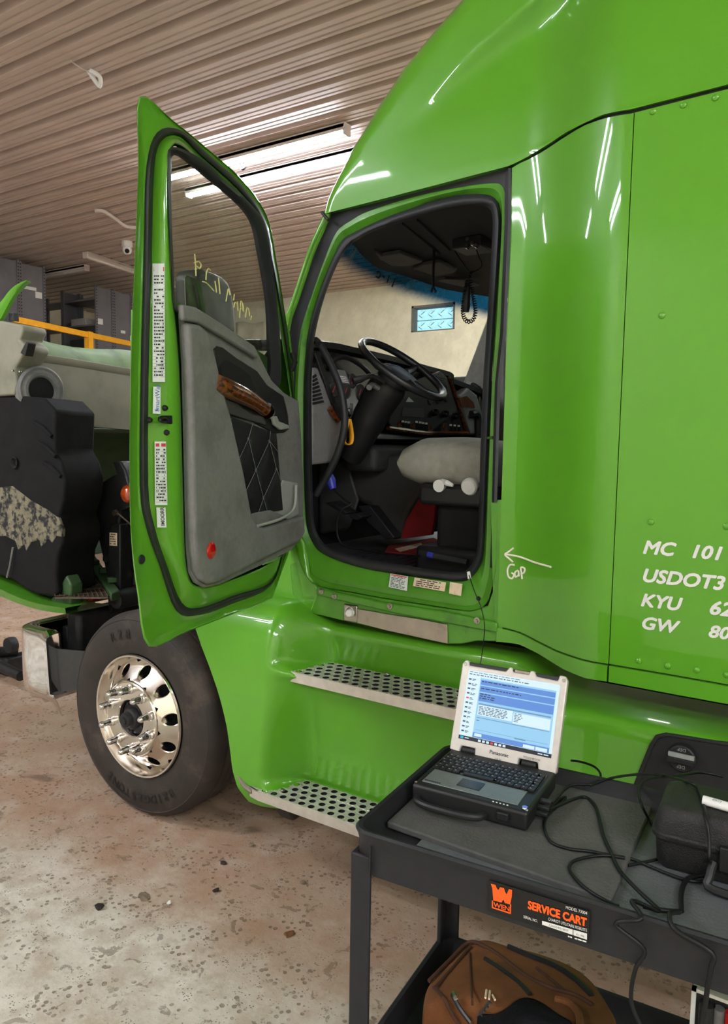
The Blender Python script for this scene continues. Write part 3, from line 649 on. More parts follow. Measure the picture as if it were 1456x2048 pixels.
decal('warning_sticker', ((900, 1164), (925, 1168), (922, 1192), (898, 1187)), .222, ['sticker_old', 'ink', 'ink_red'], 0)

# ---------------------------------------------------------------- side fairing with steps
PF = [(-.03, .30), (-.055, .36), (-.058, .40), (-.058, .44), (-.056, .50), (-.05, .62), (-.04, .74), (-.03, .83), (-.026, .87), (-.022, .91), (-.016, .95), (-.004, 1.01), (.02, 1.07), (.06, 1.125), (.12, 1.155), (.28, 1.165)]
PR = [(-.045, .33), (-.052, .352), (-.052, .378), (.125, .384), (.135, .42), (.135, .58), (.105, .74), (.075, .835), (.058, .85), (.055, .878), (.24, .886), (.25, .915), (.238, .985), (.225, 1.035), (.25, 1.065), (.34, 1.075)]
PK = [(-.03, .30), (-.045, .36), (-.045, .40), (-.045, .44), (-.045, .50), (-.045, .62), (-.045, .74), (-.045, .80), (-.043, .86), (-.042, .90), (-.041, .94), (-.038, .975), (-.02, 1.0), (.03, 1.008), (.12, 1.008), (.34, 1.0)]
def prof_at(x):
    out = []
    for i in range(16):
        f = i/15
        t1 = sm((x-(-2.06+.03*math.sin(f*3)))/(.16 if i < 9 else .2)); t2 = sm((x-(-1.02))/.28)
        a, b, c_ = V(*PF[i], 0), V(*PR[i], 0), V(*PK[i], 0)
        out.append((a*(1-t1)+b*t1)*(1-t2)+c_*t2)
    return out
WA = [(1.17, -2.56), (1.1, -2.52), (1.0, -2.45), (.86, -2.35), (.73, -2.27), (.6, -2.215), (.43, -2.18), (.36, -2.15), (.28, -2.10)]
xs = [-2.3+i*.0125 for i in range(0, 46)]+[-1.72+i*.05 for i in range(0, 13)]+[-1.07+i*.0125 for i in range(0, 30)]+[-.69+i*.08 for i in range(0, 21)]
g = G(); rows = []
first = [V(interp([(z, x) for z, x in WA], q.y), q.x, q.y) for q in prof_at(-2.3)]
fr_in = [p+V(.01, .05, 0) for p in first]
def dens(row):
    return cr(row, 3)
rows = [dens(fr_in), dens(first)]
for k, x in enumerate(xs):
    row = []
    for q, f_ in zip(prof_at(x), first):
        xx = x if x > -2.1 else f_.x+(x+2.3)/.2*(-2.1-f_.x)
        if x <= -2.1 or k == 0: xx = f_.x+(x+2.3125)/.2125*(-2.1+.0-f_.x)
        row.append(V(xx, q.x, q.y))
    rows.append(dens(row))
g.loft(rows, False)
mk('side_fairing', g, 'paint', truck, ang=50)
def tread(name, xa, xb, ya, yb, z, cell=.0475, r=.0145, lip=.042, nose=.1, par=truck):
    g = G(); ny = int(round((yb-ya)/cell*1.15)); cy_ = (yb-ya)/ny; nx = int((xb-xa)/cell); cx_ = (xb-xa)/nx; K = 12
    for j in range(ny):
        for i in range(nx+(1 if j % 2 else 0)):
            off = cx_/2 if j % 2 else 0
            a = xa+i*cx_-off; b = a+cx_; a = max(a, xa); b = min(b, xb); c0 = V((a+b)/2, ya+(j+.5)*cy_, z)
            hx, hy = (b-a)/2, cy_/2; full = hx > cx_*.4
            if not full:
                g.add([(a, c0.y-hy, z), (b, c0.y-hy, z), (b, c0.y+hy, z), (a, c0.y+hy, z)], [(0, 1, 2, 3)]); continue
            sq, c1, c2 = [], [], []
            for k in range(K):
                an = 2*math.pi*(k+.5)/K; co, si = math.cos(an), math.sin(an); m_ = max(abs(co), abs(si))
                sq.append(c0+V(hx*co/m_, hy*si/m_, 0)); c1.append(c0+V(r*1.25*co, r*1.25*si, .0025)); c2.append(c0+V(r*co, r*si, .001))
            g.loft([sq, c1, c2], True); g.loft([c2, [p+V(0, 0, -.012) for p in c2]], True, mi=1)  # hole walls coloured dark to paint the shade inside the holes
            for co, si in ((-1, -1), (1, 1)):
                g.sph(c0+V(hx*.92*co, hy*.85*si, .001), .003, nu=5, nv=4)
    pts = [V(xa, ya, z), V(xb, ya, z)]
    g.prism([V(xa-nose*.55, ya+.012, z), V(xa, ya, z), V(xb, ya, z), V(xb, ya, z-lip), V(xa, ya, z-lip), V(xa-nose*.55, ya+.012, z-lip)], (0, .006, 0))
    g.prism([V(xa-nose*.55, ya+.012, z), V(xa, ya, z), V(xa, yb, z), V(xa-nose*.1, yb, z), V(xa-nose*.8, ya+.06, z)], (0, 0, -.006))
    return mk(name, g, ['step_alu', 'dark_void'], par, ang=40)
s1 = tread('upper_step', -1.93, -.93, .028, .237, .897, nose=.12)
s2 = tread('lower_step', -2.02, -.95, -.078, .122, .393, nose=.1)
mk('step_hole_shade', G().box((-1.43, .14, .8882), (1.0, .17, .001)), 'dark_void', s1, smooth=False); mk('step_hole_shade', G().box((-1.485, .03, .3866), (1.06, .17, .001)), 'dark_void', s2, smooth=False)  # dark sheets added below the treads, painting shade into the holes
for s_, ps in ((s1, ((605, 1331), (772, 1348), (912, 1399))), (s2, ((565, 1580),))):
    zz = .9 if s_ is s1 else .396
    for q in ps: mk('step_bolt', G().lathe([(0, .006), (.008, .005), (.012, 0), (.012, -.004)], P(*q, 'z', zz), (0, 0, 1), 8), 'steel', s_)
mk('step_underside', G().box((-1.5, .06, .33), (1.0, .12, .07)), 'black_plastic', truck, bevel=.01)
mk('fairing_bracket', G().prism([V(-2.02, -.02, .33), V(-1.9, -.02, .33), V(-1.93, .05, .23), V(-2.0, .05, .23)], (0, .12, 0)), 'black_plastic', truck, bevel=.01)
mk('fairing_end_lip', G().tube([V(-2.16, -.045, .42), V(-2.11, -.06, .385), V(-2.06, -.065, .375)], .012, 8), 'steel', truck)
# rear skirt filler pocket
fp = [(1255, 1600), (1281, 1532), (1298, 1490), (1310, 1472), (1330, 1467), (1456, 1487), (1560, 1505), (1560, 1640)]
op = [P(*q, 'y', -.052) for q in fp]; cen_ = sum(op, V(0, 0, 0))/len(op)
g = G(); inn = [cen_+(p-cen_)*.88 for p in op]; g.loft([[p+V(0, .012, 0) for p in op], op, inn, [p+V(0, .05, 0) for p in inn]], True); g.add([p+V(0, .004, 0) for p in inn], [tuple(range(len(inn)))])
fpk = mk('filler_pocket', g, 'black_plastic', truck, bevel=.004)
c = P(1363, 1518, 'y', -.07); g = G().lathe([(0, -.004), (.036, -.004), (.04, .0), (.042, .012), (.042, .03)], c, (0, 1, 0), 30, 0)
cap = mk('filler_cap', g, 'dark_metal', fpk)
g = G(); g.box(c+V(0, -.008, .012), (.072, .008, .012), mi=0); g.box(c+V(0, -.014, .0), (.078, .02, .011), mi=1)
g.text('DEF', c+V(0, -.0052, -.018), (-1, 0, 0), (0, 0, -1), .014, mi=0, align='CENTER'); g.text('DEF', c+V(0, -.0052, .034), (-1, 0, 0), (0, 0, -1), .014, mi=0, align='CENTER')
mk('cap_grip', g, ['grey_trim_lt', 'dark_metal'], cap)

# ---------------------------------------------------------------- front wheel
WC = V(-2.87, 0, .508)
def wheel(centre, sgn):
    Mw = Matrix.Translation(centre) @ (Matrix.Identity(4) if sgn > 0 else Matrix.Rotation(math.pi, 4, 'Z'))
    return Mw
wh = bpy.data.objects.new('front_wheel', None); put(wh, truck, Matrix.Translation(WC))
tp = [(.300, .03), (.308, .012), (.33, .004), (.37, -.004), (.41, -.008), (.45, -.002), (.472, .008), (.476, .006), (.480, .010), (.492, .022), (.505, .045), (.511, .065), (.511, .098), (.503, .099), (.503, .107), (.511, .108), (.511, .142), (.503, .143), (.503, .151), (.511, .152), (.511, .19), (.503, .191), (.503, .199), (.511, .2), (.511, .235), (.50, .262), (.47, .285), (.42, .296), (.36, .29), (.30, .26), (.29, .15)]
mk('tyre', G().lathe(tp, WC, (0, 1, 0), 96), 'tyre', wh, ang=40)
# lettering round the sidewall (clockwise from outside)
def arc_text(txt, px0, rad, size, mat, step):
    q = P(*px0, 'y', 0.0); a0 = math.atan2(q.z-WC.z, q.x-WC.x); g = G()
    for i, ch in enumerate(txt):
        a = a0-step*i; er = V(math.cos(a), 0, math.sin(a)); et = V(math.sin(a), 0, -math.cos(a))
        if ch != ' ': g.text(ch, WC+er*rad+V(0, -.0085, 0), et, er, size, align='CENTER', bold=.02, depth=.0)
    for v in g.v:
        r_ = math.hypot(v.x-WC.x, v.z-WC.z); v.y = interp([(r, h) for r, h in tp[2:7]], r_)-.004
    mk('tyre_lettering', g, mat, wh, smooth=False)
arc_text('R28', (231, 1283), .385, .065, 'tyre_letter', .145)
arc_text('BRIDGESTONE', (348, 1590), .385, .06, 'tyre_letter', .118)
# rim
g = G(); g.lathe([(.296, .06), (.300, .02), (.306, .004), (.302, -.004), (.294, -.002), (.289, .012), (.283, .02), (.276, .034), (.270, .048)], WC, (0, 1, 0), 80)
r1_, h1_, r2_, h2_ = .270, .048, .186, -.028; hh = lambda r: h1_+(h2_-h1_)*(r1_-r)/(r1_-r2_)
def rp_(r, a, dh=0.0): return WC+V(r*math.cos(a), hh(r)+dh, r*math.sin(a))
K = 24; rc, rh = .2290, .0285
for s in range(10):
    ac = 2*math.pi*s/10+.12; out_, c1, c2, c3 = [], [], [], []
    for k in range(K):
        an = 2*math.pi*(k+.5)/K; co, si = math.cos(an), math.sin(an); dr, da = (r1_-r2_)/2, math.pi/10; m_ = max(abs(co), abs(si))
        out_.append(rp_((r1_+r2_)/2+dr*co/m_, ac+da*si/m_)); c1.append(rp_(rc+(rh+.004)*co, ac+(rh+.004)*si/rc)); c2.append(rp_(rc+rh*co, ac+rh*si/rc, .005)); c3.append(rp_(rc+rh*co, ac+rh*si/rc, .03))
    g.loft([out_, c1, c2, c3], True)
g.lathe([(r2_, h2_), (.183, -.034), (.178, -.030), (.174, -.034), (.16, -.036), (.092, -.036), (.088, -.030), (.086, .0)], WC, (0, 1, 0), 80)
mk('alloy_rim', g, 'alloy', wh, ang=28)
mk('brake_drum', G().lathe([(0, .09), (.27, .09), (.275, .2), (.0, .2)], WC, (0, 1, 0), 40), 'dark_void', wh)
mk('hub', G().lathe([(0, -.02), (.05, -.02), (.07, -.015), (.083, -.01), (.083, .05)], WC, (0, 1, 0), 40), 'dark_metal', wh)
mk('hub_cap', G().lathe([(0, -.085), (.018, -.085), (.02, -.078), (.033, -.076), (.036, -.07), (.038, -.05), (.048, -.045), (.056, -.03), (.056, -.01)], WC, (0, 1, 0), 32), 'black_plastic', wh)
ln = G().lathe([(0, -.072), (.008, -.071), (.0145, -.064), (.0165, -.055), (.0165, -.036), (.0195, -.03), (.0195, -.012), (.024, -.008), (.024, 0)], (0, 0, 0), (0, 1, 0), 14); l0 = None
for s in range(10):
    a = 2*math.pi*s/10+.3; mw = Matrix.Translation(WC+V(.148*math.cos(a), -.036, .148*math.sin(a)))
    if l0 is None: l0 = mk('lug_nut', ln, 'chrome', wh, world=mw)
    else: inst(l0, mw, wh)
for s in range(5):
    a = 2*math.pi*s/5+.8; mk('hub_bolt', G().cyl(WC+V(.072*math.cos(a), -.028, .072*math.sin(a)), WC+V(.072*math.cos(a), -.01, .072*math.sin(a)), .007, n=8), 'black_plastic', wh)
# far front wheel and drive axle tyres, plain, only for other viewpoints
wc2 = V(-2.87, 2.5, .508); wh2 = bpy.data.objects.new('front_wheel', None); put(wh2, truck, Matrix.Translation(wc2))
mk('tyre', G().lathe(tp, wc2, (0, -1, 0), 48), 'tyre', wh2, ang=40)
mk('alloy_rim', G().lathe([(.30, .03), (.306, 0), (.27, .05), (.178, -.03), (.09, -.036), (0, -.08)], wc2, (0, -1, 0), 48), 'alloy', wh2, ang=28)
# chassis, axle, engine
g = G()
for yy in (.82, 1.68): g.box((-1.2, yy, .86), (5.4, .09, .24))
mk('frame_rail', g, 'dark_metal', truck, bevel=.01)
mk('front_axle', G().tube([V(-2.87, .2, .48), V(-2.87, .6, .42), V(-2.87, 1.9, .42), V(-2.87, 2.3, .48)], .06, 12), 'dark_metal', truck)
g = G(); g.box((-3.1, 1.25, 1.25), (1.2, .62, .62)); g.box((-3.1, 1.25, 1.62), (1.1, .4, .16)); mk('engine_block', g, 'dark_metal', truck, bevel=.03)
mk('radiator', G().box((-3.68, 1.25, 1.2), (.1, 1.0, .85)), 'dark_metal', truck, bevel=.01)
mk('firewall', G().box((-2.5, 1.25, 1.5), (.06, 2.0, 1.0)), 'dark_void', truck)


# ================================================================ DRIVER DOOR (open)
DH = V(-2.05, .19, 0); DU = V(.241, -.9705, 0).normalized(); DN = V(-DU.y, DU.x, 0)      # DN faces the camera side
def D(px, py, n=0.0): return Ppl(px, py, DH+DN*n, DN)
def DL(pix, n, k=4): return [D(q.x, q.y, n) for q in cr([(a, b, 0) for a, b in pix], k, True)]
def DP(pix, n): return [D(a, b, n) for a, b in pix]
door = None
L0 = [(279, 193), (276, 330), (270, 500), (261, 730), (259, 970), (263, 1090), (275, 1190), (297, 1293), (380, 1259), (460, 1228), (540, 1196), (572, 1110), (600, 1020), (600, 900), (590, 790), (575, 660), (553, 520), (533, 429), (482, 357), (409, 292), (345, 240)]
L1 = [(314, 264), (292, 335), (287, 500), (281, 730), (279, 972), (292, 1055), (318, 1130), (352, 1222), (401, 1230), (470, 1206), (541, 1173), (570, 1100), (598, 1015), (598, 900), (588, 790), (572, 660), (549, 525), (529, 435), (480, 365), (409, 301), (360, 259)]
L2 = [(324, 281), (309, 335), (304, 510), (298, 732), (297, 972), (310, 1055), (335, 1133), (364, 1205), (401, 1215), (470, 1190), (544, 1163), (568, 1095), (596, 1010), (596, 900), (585, 790), (567, 662), (543, 528), (520, 440), (474, 378), (400, 311), (358, 272)]
L3 = [(344, 294), (337, 345), (340, 520), (358, 730), (366, 972), (369, 1085), (376, 1150), (394, 1172), (430, 1170), (490, 1150), (545, 1122), (566, 1085), (592, 1005), (592, 900), (580, 790), (560, 664), (537, 530), (515, 446), (468, 384), (395, 318), (360, 290)]
def mixl(a, b, t): return [(x*(1-t)+u*t, y*(1-t)+v*t) for (x, y), (u, v) in zip(a, b)]
l0 = DL(L0, 0); ctr = sum(l0, V(0, 0, 0))/len(l0)
g = G()
loops = [DL(L0, -.035), DL(L0, -.004), DL(mixl(L0, L1, .06), .002), DL(mixl(L0, L1, .3), -.004), DL(mixl(L0, L1, .8), -.002), DL(L1, .004), DL(L2, .012), DL(mixl(L2, L3, .35), .034), DL(mixl(L2, L3, .7), .052), DL(mixl(L2, L3, .9), .058), DL(L3, .054), DL(L3, .03)]
g.loft(loops, True)
door = mk('driver_door', g, 'paint', truck, ang=50)
# outer skin of the door below the belt and its window frame
W1 = [(348, 310), (343, 350), (344, 450), (348, 540), (353, 612), (381, 618), (431, 648), (499, 694), (532, 750), (533, 676), (528, 591), (513, 506), (505, 463), (494, 435), (471, 407), (434, 375), (392, 341)]
W0 = [(342, 294), (335, 345), (337, 450), (342, 540), (348, 618), (378, 628), (428, 660), (496, 706), (556, 775), (561, 690), (551, 577), (540, 492), (529, 443), (513, 421), (485, 391), (448, 359), (405, 318)]
lowskin = [(262, 620), (261, 730), (259, 970), (263, 1090), (275, 1190), (297, 1293), (380, 1259), (460, 1228), (540, 1196), (572, 1110), (600, 1020), (600, 900), (590, 790), (575, 660), (540, 720), (499, 694), (431, 648), (381, 618), (340, 600)]
mk('door_outer_skin', G().prism(DP(lowskin, -.036), DN*.01), 'paint', door)
# seal
s_ = mixl(L1, L2, .5)
g = G(); g.loft([DL(L1, .002), DL(mixl(L1, L2, .2), .018), DL(s_, .026), DL(mixl(L1, L2, .8), .022), DL(L2, .011)], True); mk('door_seal', g, 'rubber', door, ang=70)
# window rubber and glass
g = G(); g.loft([DL(W0, .058), DL(mixl(W0, W1, .3), .062), DL(mixl(W0, W1, .75), .05), DL(W1, .03), DL(W1, -.02)], True); mk('window_rubber', g, 'rubber', door, ang=60)
g = G(); g.loft([DL(L0, -.036), DL(mixl(L0, W1c, .0) if False else L0, -.038)], True)
g = G(); g.add(DL(W1, .012), [tuple(range(len(W1)*4))]); mk('window_glass', g, 'door_glass', door, smooth=False)
# frame outside of the glass (upper, outer side)
up = [(270, 560), (276, 330), (279, 193), (345, 240), (409, 292), (482, 357), (533, 429), (553, 520), (575, 660)]
upi = [(338, 560), (334, 350), (344, 296), (362, 300), (398, 330), (470, 396), (508, 450), (530, 520), (548, 660)]
g = G(); g.loft([cr(DP(up, -.037), 4), cr(DP(upi, -.03), 4)], False); mk('window_frame_outer', g, 'paint', door)
# wax-crayon scribble on the glass
g = G()
def sc(pix, r=.0022): g.tube(cr(DP(pix, .016), 3), r, 5)
for p_ in ([(389, 508), (391, 525), (392, 552)], [(388, 526), (397, 523), (402, 530), (399, 537), (392, 531)], [(412, 560), (413, 545), (417, 537), (421, 541)], [(405, 563), (413, 566), (421, 574), (428, 582)], [(430, 562), (432, 575), (433, 585)], [(437, 555), (439, 575), (440, 588)], [(452, 603), (455, 585), (457, 578), (460, 590)], [(467, 601), (469, 588)], [(468, 615), (470, 605), (475, 610), (476, 622), (475, 603)], [(481, 615), (482, 602), (486, 610), (487, 624), (484, 604)], [(479, 636), (481, 617), (486, 622)], [(491, 635), (494, 615), (498, 622), (499, 632)], [(501, 640), (503, 632)]): sc(p_)
mk('glass_scribble', g, 'marker_yellow', door)
# grey trim
trim = [(353, 609), (381, 615), (431, 646), (499, 692), (509, 712), (533, 760), (560, 786), (588, 802), (594, 884), (598, 966), (598, 1069), (588, 1085), (571, 1102), (500, 1136), (430, 1168), (400, 1174), (384, 1165), (374, 1145), (369, 1090), (367, 1003), (364, 851), (361, 730), (356, 650)]
tr_ = mk('door_trim', G().prism(DP(trim, .05), DN*.022), 'grey_trim', door, bevel=.006, seg=3)
mk('belt_rail', G().prism(DP([(354, 609), (381, 615), (431, 646), (499, 691), (509, 711), (504, 717), (498, 713), (431, 671), (385, 646), (356, 641)], .074), DN*.02), 'grey_trim', door, bevel=.008, seg=3)
mk('trim_front', G().prism(DP([(357, 646), (385, 650), (400, 664), (412, 700), (430, 778), (446, 830), (472, 940), (489, 1030), (500, 1048), (516, 1054), (596, 1030), (597, 1066), (587, 1083), (545, 1102), (500, 1124), (430, 1160), (404, 1167), (388, 1159), (378, 1142), (372, 1090), (369, 1003), (366, 851), (362, 730)], .068), DN*.034), 'grey_trim', door, bevel=.016, seg=4)
inset = [(424, 700), (431, 692), (442, 695), (468, 715), (511, 742), (531, 770), (564, 792), (573, 830), (575, 858), (566, 865), (547, 867), (502, 844), (450, 829), (438, 788)]
mk('handle_bezel', G().prism(DP(inset, .07), DN*.008), 'black_plastic', door, bevel=.003)
mk('pull_cup', G().prism(DP([(440, 735), (446, 722), (455, 720), (480, 735), (500, 752), (512, 778), (506, 800), (470, 778), (445, 765)], .079), DN*.0015), 'dark_void', door, bevel=.0006)
mk('lower_bezel', G().prism(DP([(440, 792), (452, 800), (470, 806), (480, 816), (500, 828), (524, 834), (528, 850), (500, 842), (450, 826)], .078), DN*.01), 'grey_dark', door, bevel=.003)
pp = cr(DP([(434, 764), (450, 774), (480, 788), (510, 805), (534, 822), (543, 829)], .1), 4); nn = len(pp)
mk('wood_grip', G().tube(pp[:int(nn*.8)], [.026+.008*math.sin(math.pi*min(1, i/(nn*.6))) for i in range(int(nn*.8))], 14), 'burl', door)
mk('grip_end', G().tube(pp[int(nn*.78):], [.032-.022*i/(nn*.22) for i in range(nn-int(nn*.78))], 14), 'chrome', door)
mk('release_lever', G().prism(DP([(540, 833), (548, 832), (552, 842), (572, 850), (572, 858), (556, 860), (543, 850)], .082), DN*.014), 'grey_trim_lt', door, bevel=.004)
mk('lever_recess', G().prism(DP([(533, 800), (548, 790), (562, 797), (570, 830), (572, 848), (552, 840), (545, 826)], .079), DN*.001), 'dark_void', door)
# quilted leather panel
qo = [(452, 832), (502, 847), (547, 869), (556, 900), (559, 926), (562, 967), (550, 995), (535, 1022), (491, 1028), (484, 990), (473, 936), (460, 870)]
g = G(); base = DP(qo, .071); NQ = 22
TLq, TRq, BRq, BLq = (448, 828), (553, 868), (566, 1020), (488, 1034); rows = []
but = [(496, 877), (538, 882), (511, 940), (552, 938), (526, 996)]
def seg_d(p, a, b):
    ax, ay = b[0]-a[0], b[1]-a[1]; t_ = max(0, min(1, ((p[0]-a[0])*ax+(p[1]-a[1])*ay)/(ax*ax+ay*ay))); return math.hypot(p[0]-a[0]-ax*t_, p[1]-a[1]-ay*t_)
seams = [((505, 845), (496, 877)), ((496, 877), (472, 930)), ((496, 877), (511, 940)), ((538, 882), (511, 940)), ((540, 862), (538, 882)), ((538, 882), (552, 938)), ((511, 940), (486, 992)), ((511, 940), (526, 996)), ((552, 938), (526, 996)), ((552, 938), (562, 965)), ((526, 996), (514, 1030)), ((526, 996), (534, 1024)), ((462, 836), (454, 858)), ((538, 882), (556, 905))]
for j in range(NQ+1):
    v = j/NQ; row = []
    for i in range(NQ+1):
        u = i/NQ; x = (TLq[0]*(1-u)+TRq[0]*u)*(1-v)+(BLq[0]*(1-u)+BRq[0]*u)*v; y = (TLq[1]*(1-u)+TRq[1]*u)*(1-v)+(BLq[1]*(1-u)+BRq[1]*u)*v
        dd = min(seg_d((x, y), a, b) for a, b in seams); db = min(math.hypot(x-a, y-b) for a, b in but)
        row.append(D(x, y, .074+.012*(1-math.exp(-dd/5))-.006*math.exp(-db/4)))
    rows.append(row)
g.loft(rows, False); mk('quilted_panel', g, 'leather', door, ang=80)
b0 = None
for (x, y) in but: mk('tuft_button', G().sph(D(x, y, .074), .009, nu=10, nv=6), 'leather', door)
g = G()
for a, b in seams: g.tube([D(a[0]+1.2, a[1], .0835), D((a[0]+b[0])/2+1.2, (a[1]+b[1])/2, .0855), D(b[0]+1.2, b[1], .0835)], .0009, 4)
mk('quilt_stitching', g, 'thread', door, kind='stuff')
# map pocket
mk('pocket_back', G().prism(DP([(563, 960), (592, 966), (594, 1028), (575, 1040), (536, 1022), (550, 995)], .073), DN*.008), 'grey_trim_lt', door, bevel=.003)
mk('pocket_floor', G().prism(DP([(491, 1028), (536, 1020), (572, 1034), (512, 1052), (500, 1046)], .074), DN*.012), 'grey_trim', door, bevel=.003)
mk('pocket_lip', G().tube(cr(DP([(592, 970), (590, 1008), (580, 1026), (555, 1040), (514, 1052)], .1), 4), .006, 8), 'grey_trim_lt', door)
c = D(423, 1101, .104); e1 = DU; mk('red_reflector', G().sph(c, .028, sc=(1, 1.0, .22), R=(DU, V(0, 0, 1), DN), nu=28, nv=8), 'red_lens', door)
mk('kick_plate', G().prism(DP([(520, 1118), (566, 1097), (574, 1100), (570, 1106), (548, 1122), (524, 1130)], .064), DN*.006), 'chrome', door, bevel=.002)
# latch, screws, plugs, hinge check
mk('latch_slot', G().prism(DP([(315, 834), (322, 831), (338, 831), (354, 829), (354, 849), (338, 848), (322, 846), (315, 842)], .047), DN*.006), 'dark_void', door, bevel=.002)
mk('latch_claw', G().tube(cr(DP([(320, 838), (330, 836), (336, 842), (324, 844)], .056), 3, True), .0035, 6, True), 'dark_metal', door)
for q in ((331, 816), (334, 865), (300, 840)): mk('latch_screw', G().lathe([(0, .007), (.006, .006), (.009, 0), (.009, -.006)], D(*q, .046 if q[0] > 310 else .03), DN, 10), 'black_plastic', door)
mk('drain_plug', G().lathe([(0, .002), (.0135, .002), (.015, -.002)], D(284, 1119, .0), DN, 20), 'rubber', door)
mk('check_strap', G().tube([D(585, 708, .03), D(590, 724, .05), D(584, 740, .03)], .012, 8), 'black_plastic', door)
# stickers on the shut face
def dn(px, py):
    a = interp([(y, x) for x, y in L2[1:6]], py); b = interp([(y, x) for x, y in L3[1:6]], py); t_ = (px-a)/(b-a)
    return interp([(0, .012), (.35, .034), (.7, .052), (1, .058)], t_)
def dq(q): return [D(x, y, dn(x, y)+.007) for x, y in q]
def dsurf(q):
    def f(u, v):
        x = (q[0][0]*(1-u)+q[1][0]*u)*(1-v)+(q[3][0]*(1-u)+q[2][0]*u)*v; y = (q[0][1]*(1-u)+q[1][1]*u)*(1-v)+(q[3][1]*(1-u)+q[2][1]*u)*v
        return D(x, y, dn(x, y)+.005)
    return f
decal3('tyre_data_sticker', None, ['sticker', 'ink', 'ink_red'], 30, door, .035, DN*.0015, 3, True, dsurf([(305, 527), (329, 527), (330, 764), (305, 764)]))
decal3('tyre_data_sticker', None, ['sticker', 'ink', 'ink_red'], 17, door, .05, DN*.0015, 4, True, dsurf([(309, 883), (332, 883), (335, 1010), (310, 1010)]))
def side_text(name, quad, txt, size, mi, wid=1.0, extra=None):
    q = dq(quad); g = G(); g.prism(q, DN*-.0012, 0); dn_ = DN*.0012
    bl = q[2]*.32+q[3]*.68 if False else (q[0]*.22+q[1]*.78)*.08+(q[3]*.22+q[2]*.78)*.92+dn_
    ex = (q[0]-q[3]).normalized(); ey = -(q[1]-q[0]).normalized()
    g.text(txt, bl, ex, ey, size, mi=mi, wid=wid, bold=.01); 
    if extra: extra(g, q, dn_)
    return mk(name, g, ['sticker', 'ink', 'ink_blue'], door, smooth=False)
def bird(g, q, n_): g.add([q[3]*.9+q[0]*.1+(q[1]-q[0])*.3+n_, q[3]*.9+q[0]*.1+(q[1]-q[0])*.7+n_, q[3]*.78+q[0]*.22+(q[1]-q[0])*.5+n_], [(0, 1, 2)], 2)
side_text('efficiency_sticker', [(307, 773), (321, 774), (321, 828), (306, 827)], 'SmartWay', .019, 2, 1.0, bird)
side_text('maker_sticker', [(313, 1015), (331, 1015), (333, 1055), (315, 1055)], 'IMOORR', .017, 1, .9)
# wing mirror outside the glass
mo = [(346, 552), (352, 543), (362, 540), (384, 547), (404, 556), (416, 566), (424, 592), (429, 625), (431, 670), (350, 670)]
mir = mk('wing_mirror', G().prism([p for p in DP(mo, -.30)], DN*.10), 'black_plastic', door, bevel=.02, seg=3)
mk('mirror_glass', G().prism(DP([(368, 556), (373, 551), (388, 557), (397, 564), (402, 580), (408, 615), (408, 655), (372, 655)], -.198), DN*.004), 'mirror', mir)
mk('mirror_arm', G().tube([D(560, 690, -.03), D(520, 690, -.16), D(420, 690, -.25)], .025, 10), 'black_plastic', mir)

# ================================================================ TILTED HOOD, BUMPER, FRONT END
hx = -4.0
def HP(px, py, x=hx): return P(px, py, 'x', x)
# grey inner bulkhead with green rear flange (the hood is tipped forward)
def yz(pix, x): return [(q.y, q.z) for q in (HP(*p, x) for p in pix)]
te = yz([(36, 653), (82, 670), (124, 684), (165, 692), (206, 696), (260, 697)], hx); fb = yz([(36, 701), (144, 717), (260, 737)], hx); pb = yz([(40, 850), (115, 848), (258, 860)], hx)
ys = [.12+2.26*i/40 for i in range(41)]
def mir_y(t, y): return interp(t, y if y <= 1.25 else 2.5-y)
top = [V(hx+.03*math.cos((y-1.25)*1.3)-.12, y, mir_y(te, y)) for y in ys]; mid = [V(hx+.0, y, mir_y(fb, y)) for y in ys]; bot = [V(hx+.04, y, mir_y(pb, y)) for y in ys]
g = G(); g.loft([[p+V(-.05, 0, -.02) for p in top], top, [a*.5+b*.5+V(.02, 0, 0) for a, b in zip(top, mid)], mid], False)
hood = mk('hood', g, 'hood_green', truck, ang=60)
g = G(); g.loft([mid, [p+V(.035, 0, -.008) for p in mid], [p+V(.035, 0, -.035) for p in mid], [p+V(.015, 0, -.05) for p in mid]], False); mk('hood_seal_ledge', g, 'hood_in', hood, ang=70)
g = G(); g.loft([[p+V(.015, 0, -.05) for p in mid], [a*.6+b*.4+V(.02, 0, 0) for a, b in zip(mid, bot)], bot, [p+V(-.12, 0, -.0) for p in bot]], False); mk('hood_bulkhead', g, 'hood_in', hood, ang=50)
c = HP(83, 781, hx+.06); X, Y, Z = frame((1, -.12, 0))
mk('intake_ring', G().lathe([(.135, -.05), (.14, 0), (.128, .012), (.115, .006), (.1, .016), (.085, .012), (.075, -.0), (.07, -.06)], c, (1, -.12, 0), 40), 'grey_trim', hood)
mk('intake_hole', G().lathe([(0, -.002), (.074, -.002)], c, (1, -.12, 0), 30), 'dark_void', hood)
# deep inside of the hood: curved green shell, front grille below
def hoodz(y): return 0
rows = []
for k, (x, zt) in enumerate(((-4.0, 1.92), (-4.45, 1.9), (-4.75, 1.7), (-4.85, 1.4), (-4.8, 1.15), (-4.62, 1.02))):
    rows.append([V(x+.25*(abs(y-1.25)/1.0)**3, y, zt) for y in [.35+1.8*i/24 for i in range(25)]])
g = G(); g.loft(rows, False); mk('hood_shell', g, 'hood_deep', hood, ang=60, solid=.012)
for yy in (.35, 2.15): mk('hood_side_wall', G().prism([V(-4.0, yy, 1.93), V(-4.5, yy, 1.9), V(-4.72, yy, 1.6), V(-4.72, yy, 1.2), V(-4.5, yy, 1.0), V(-4.2, yy, .98)], (0, .012, 0)), 'hood_deep', hood)
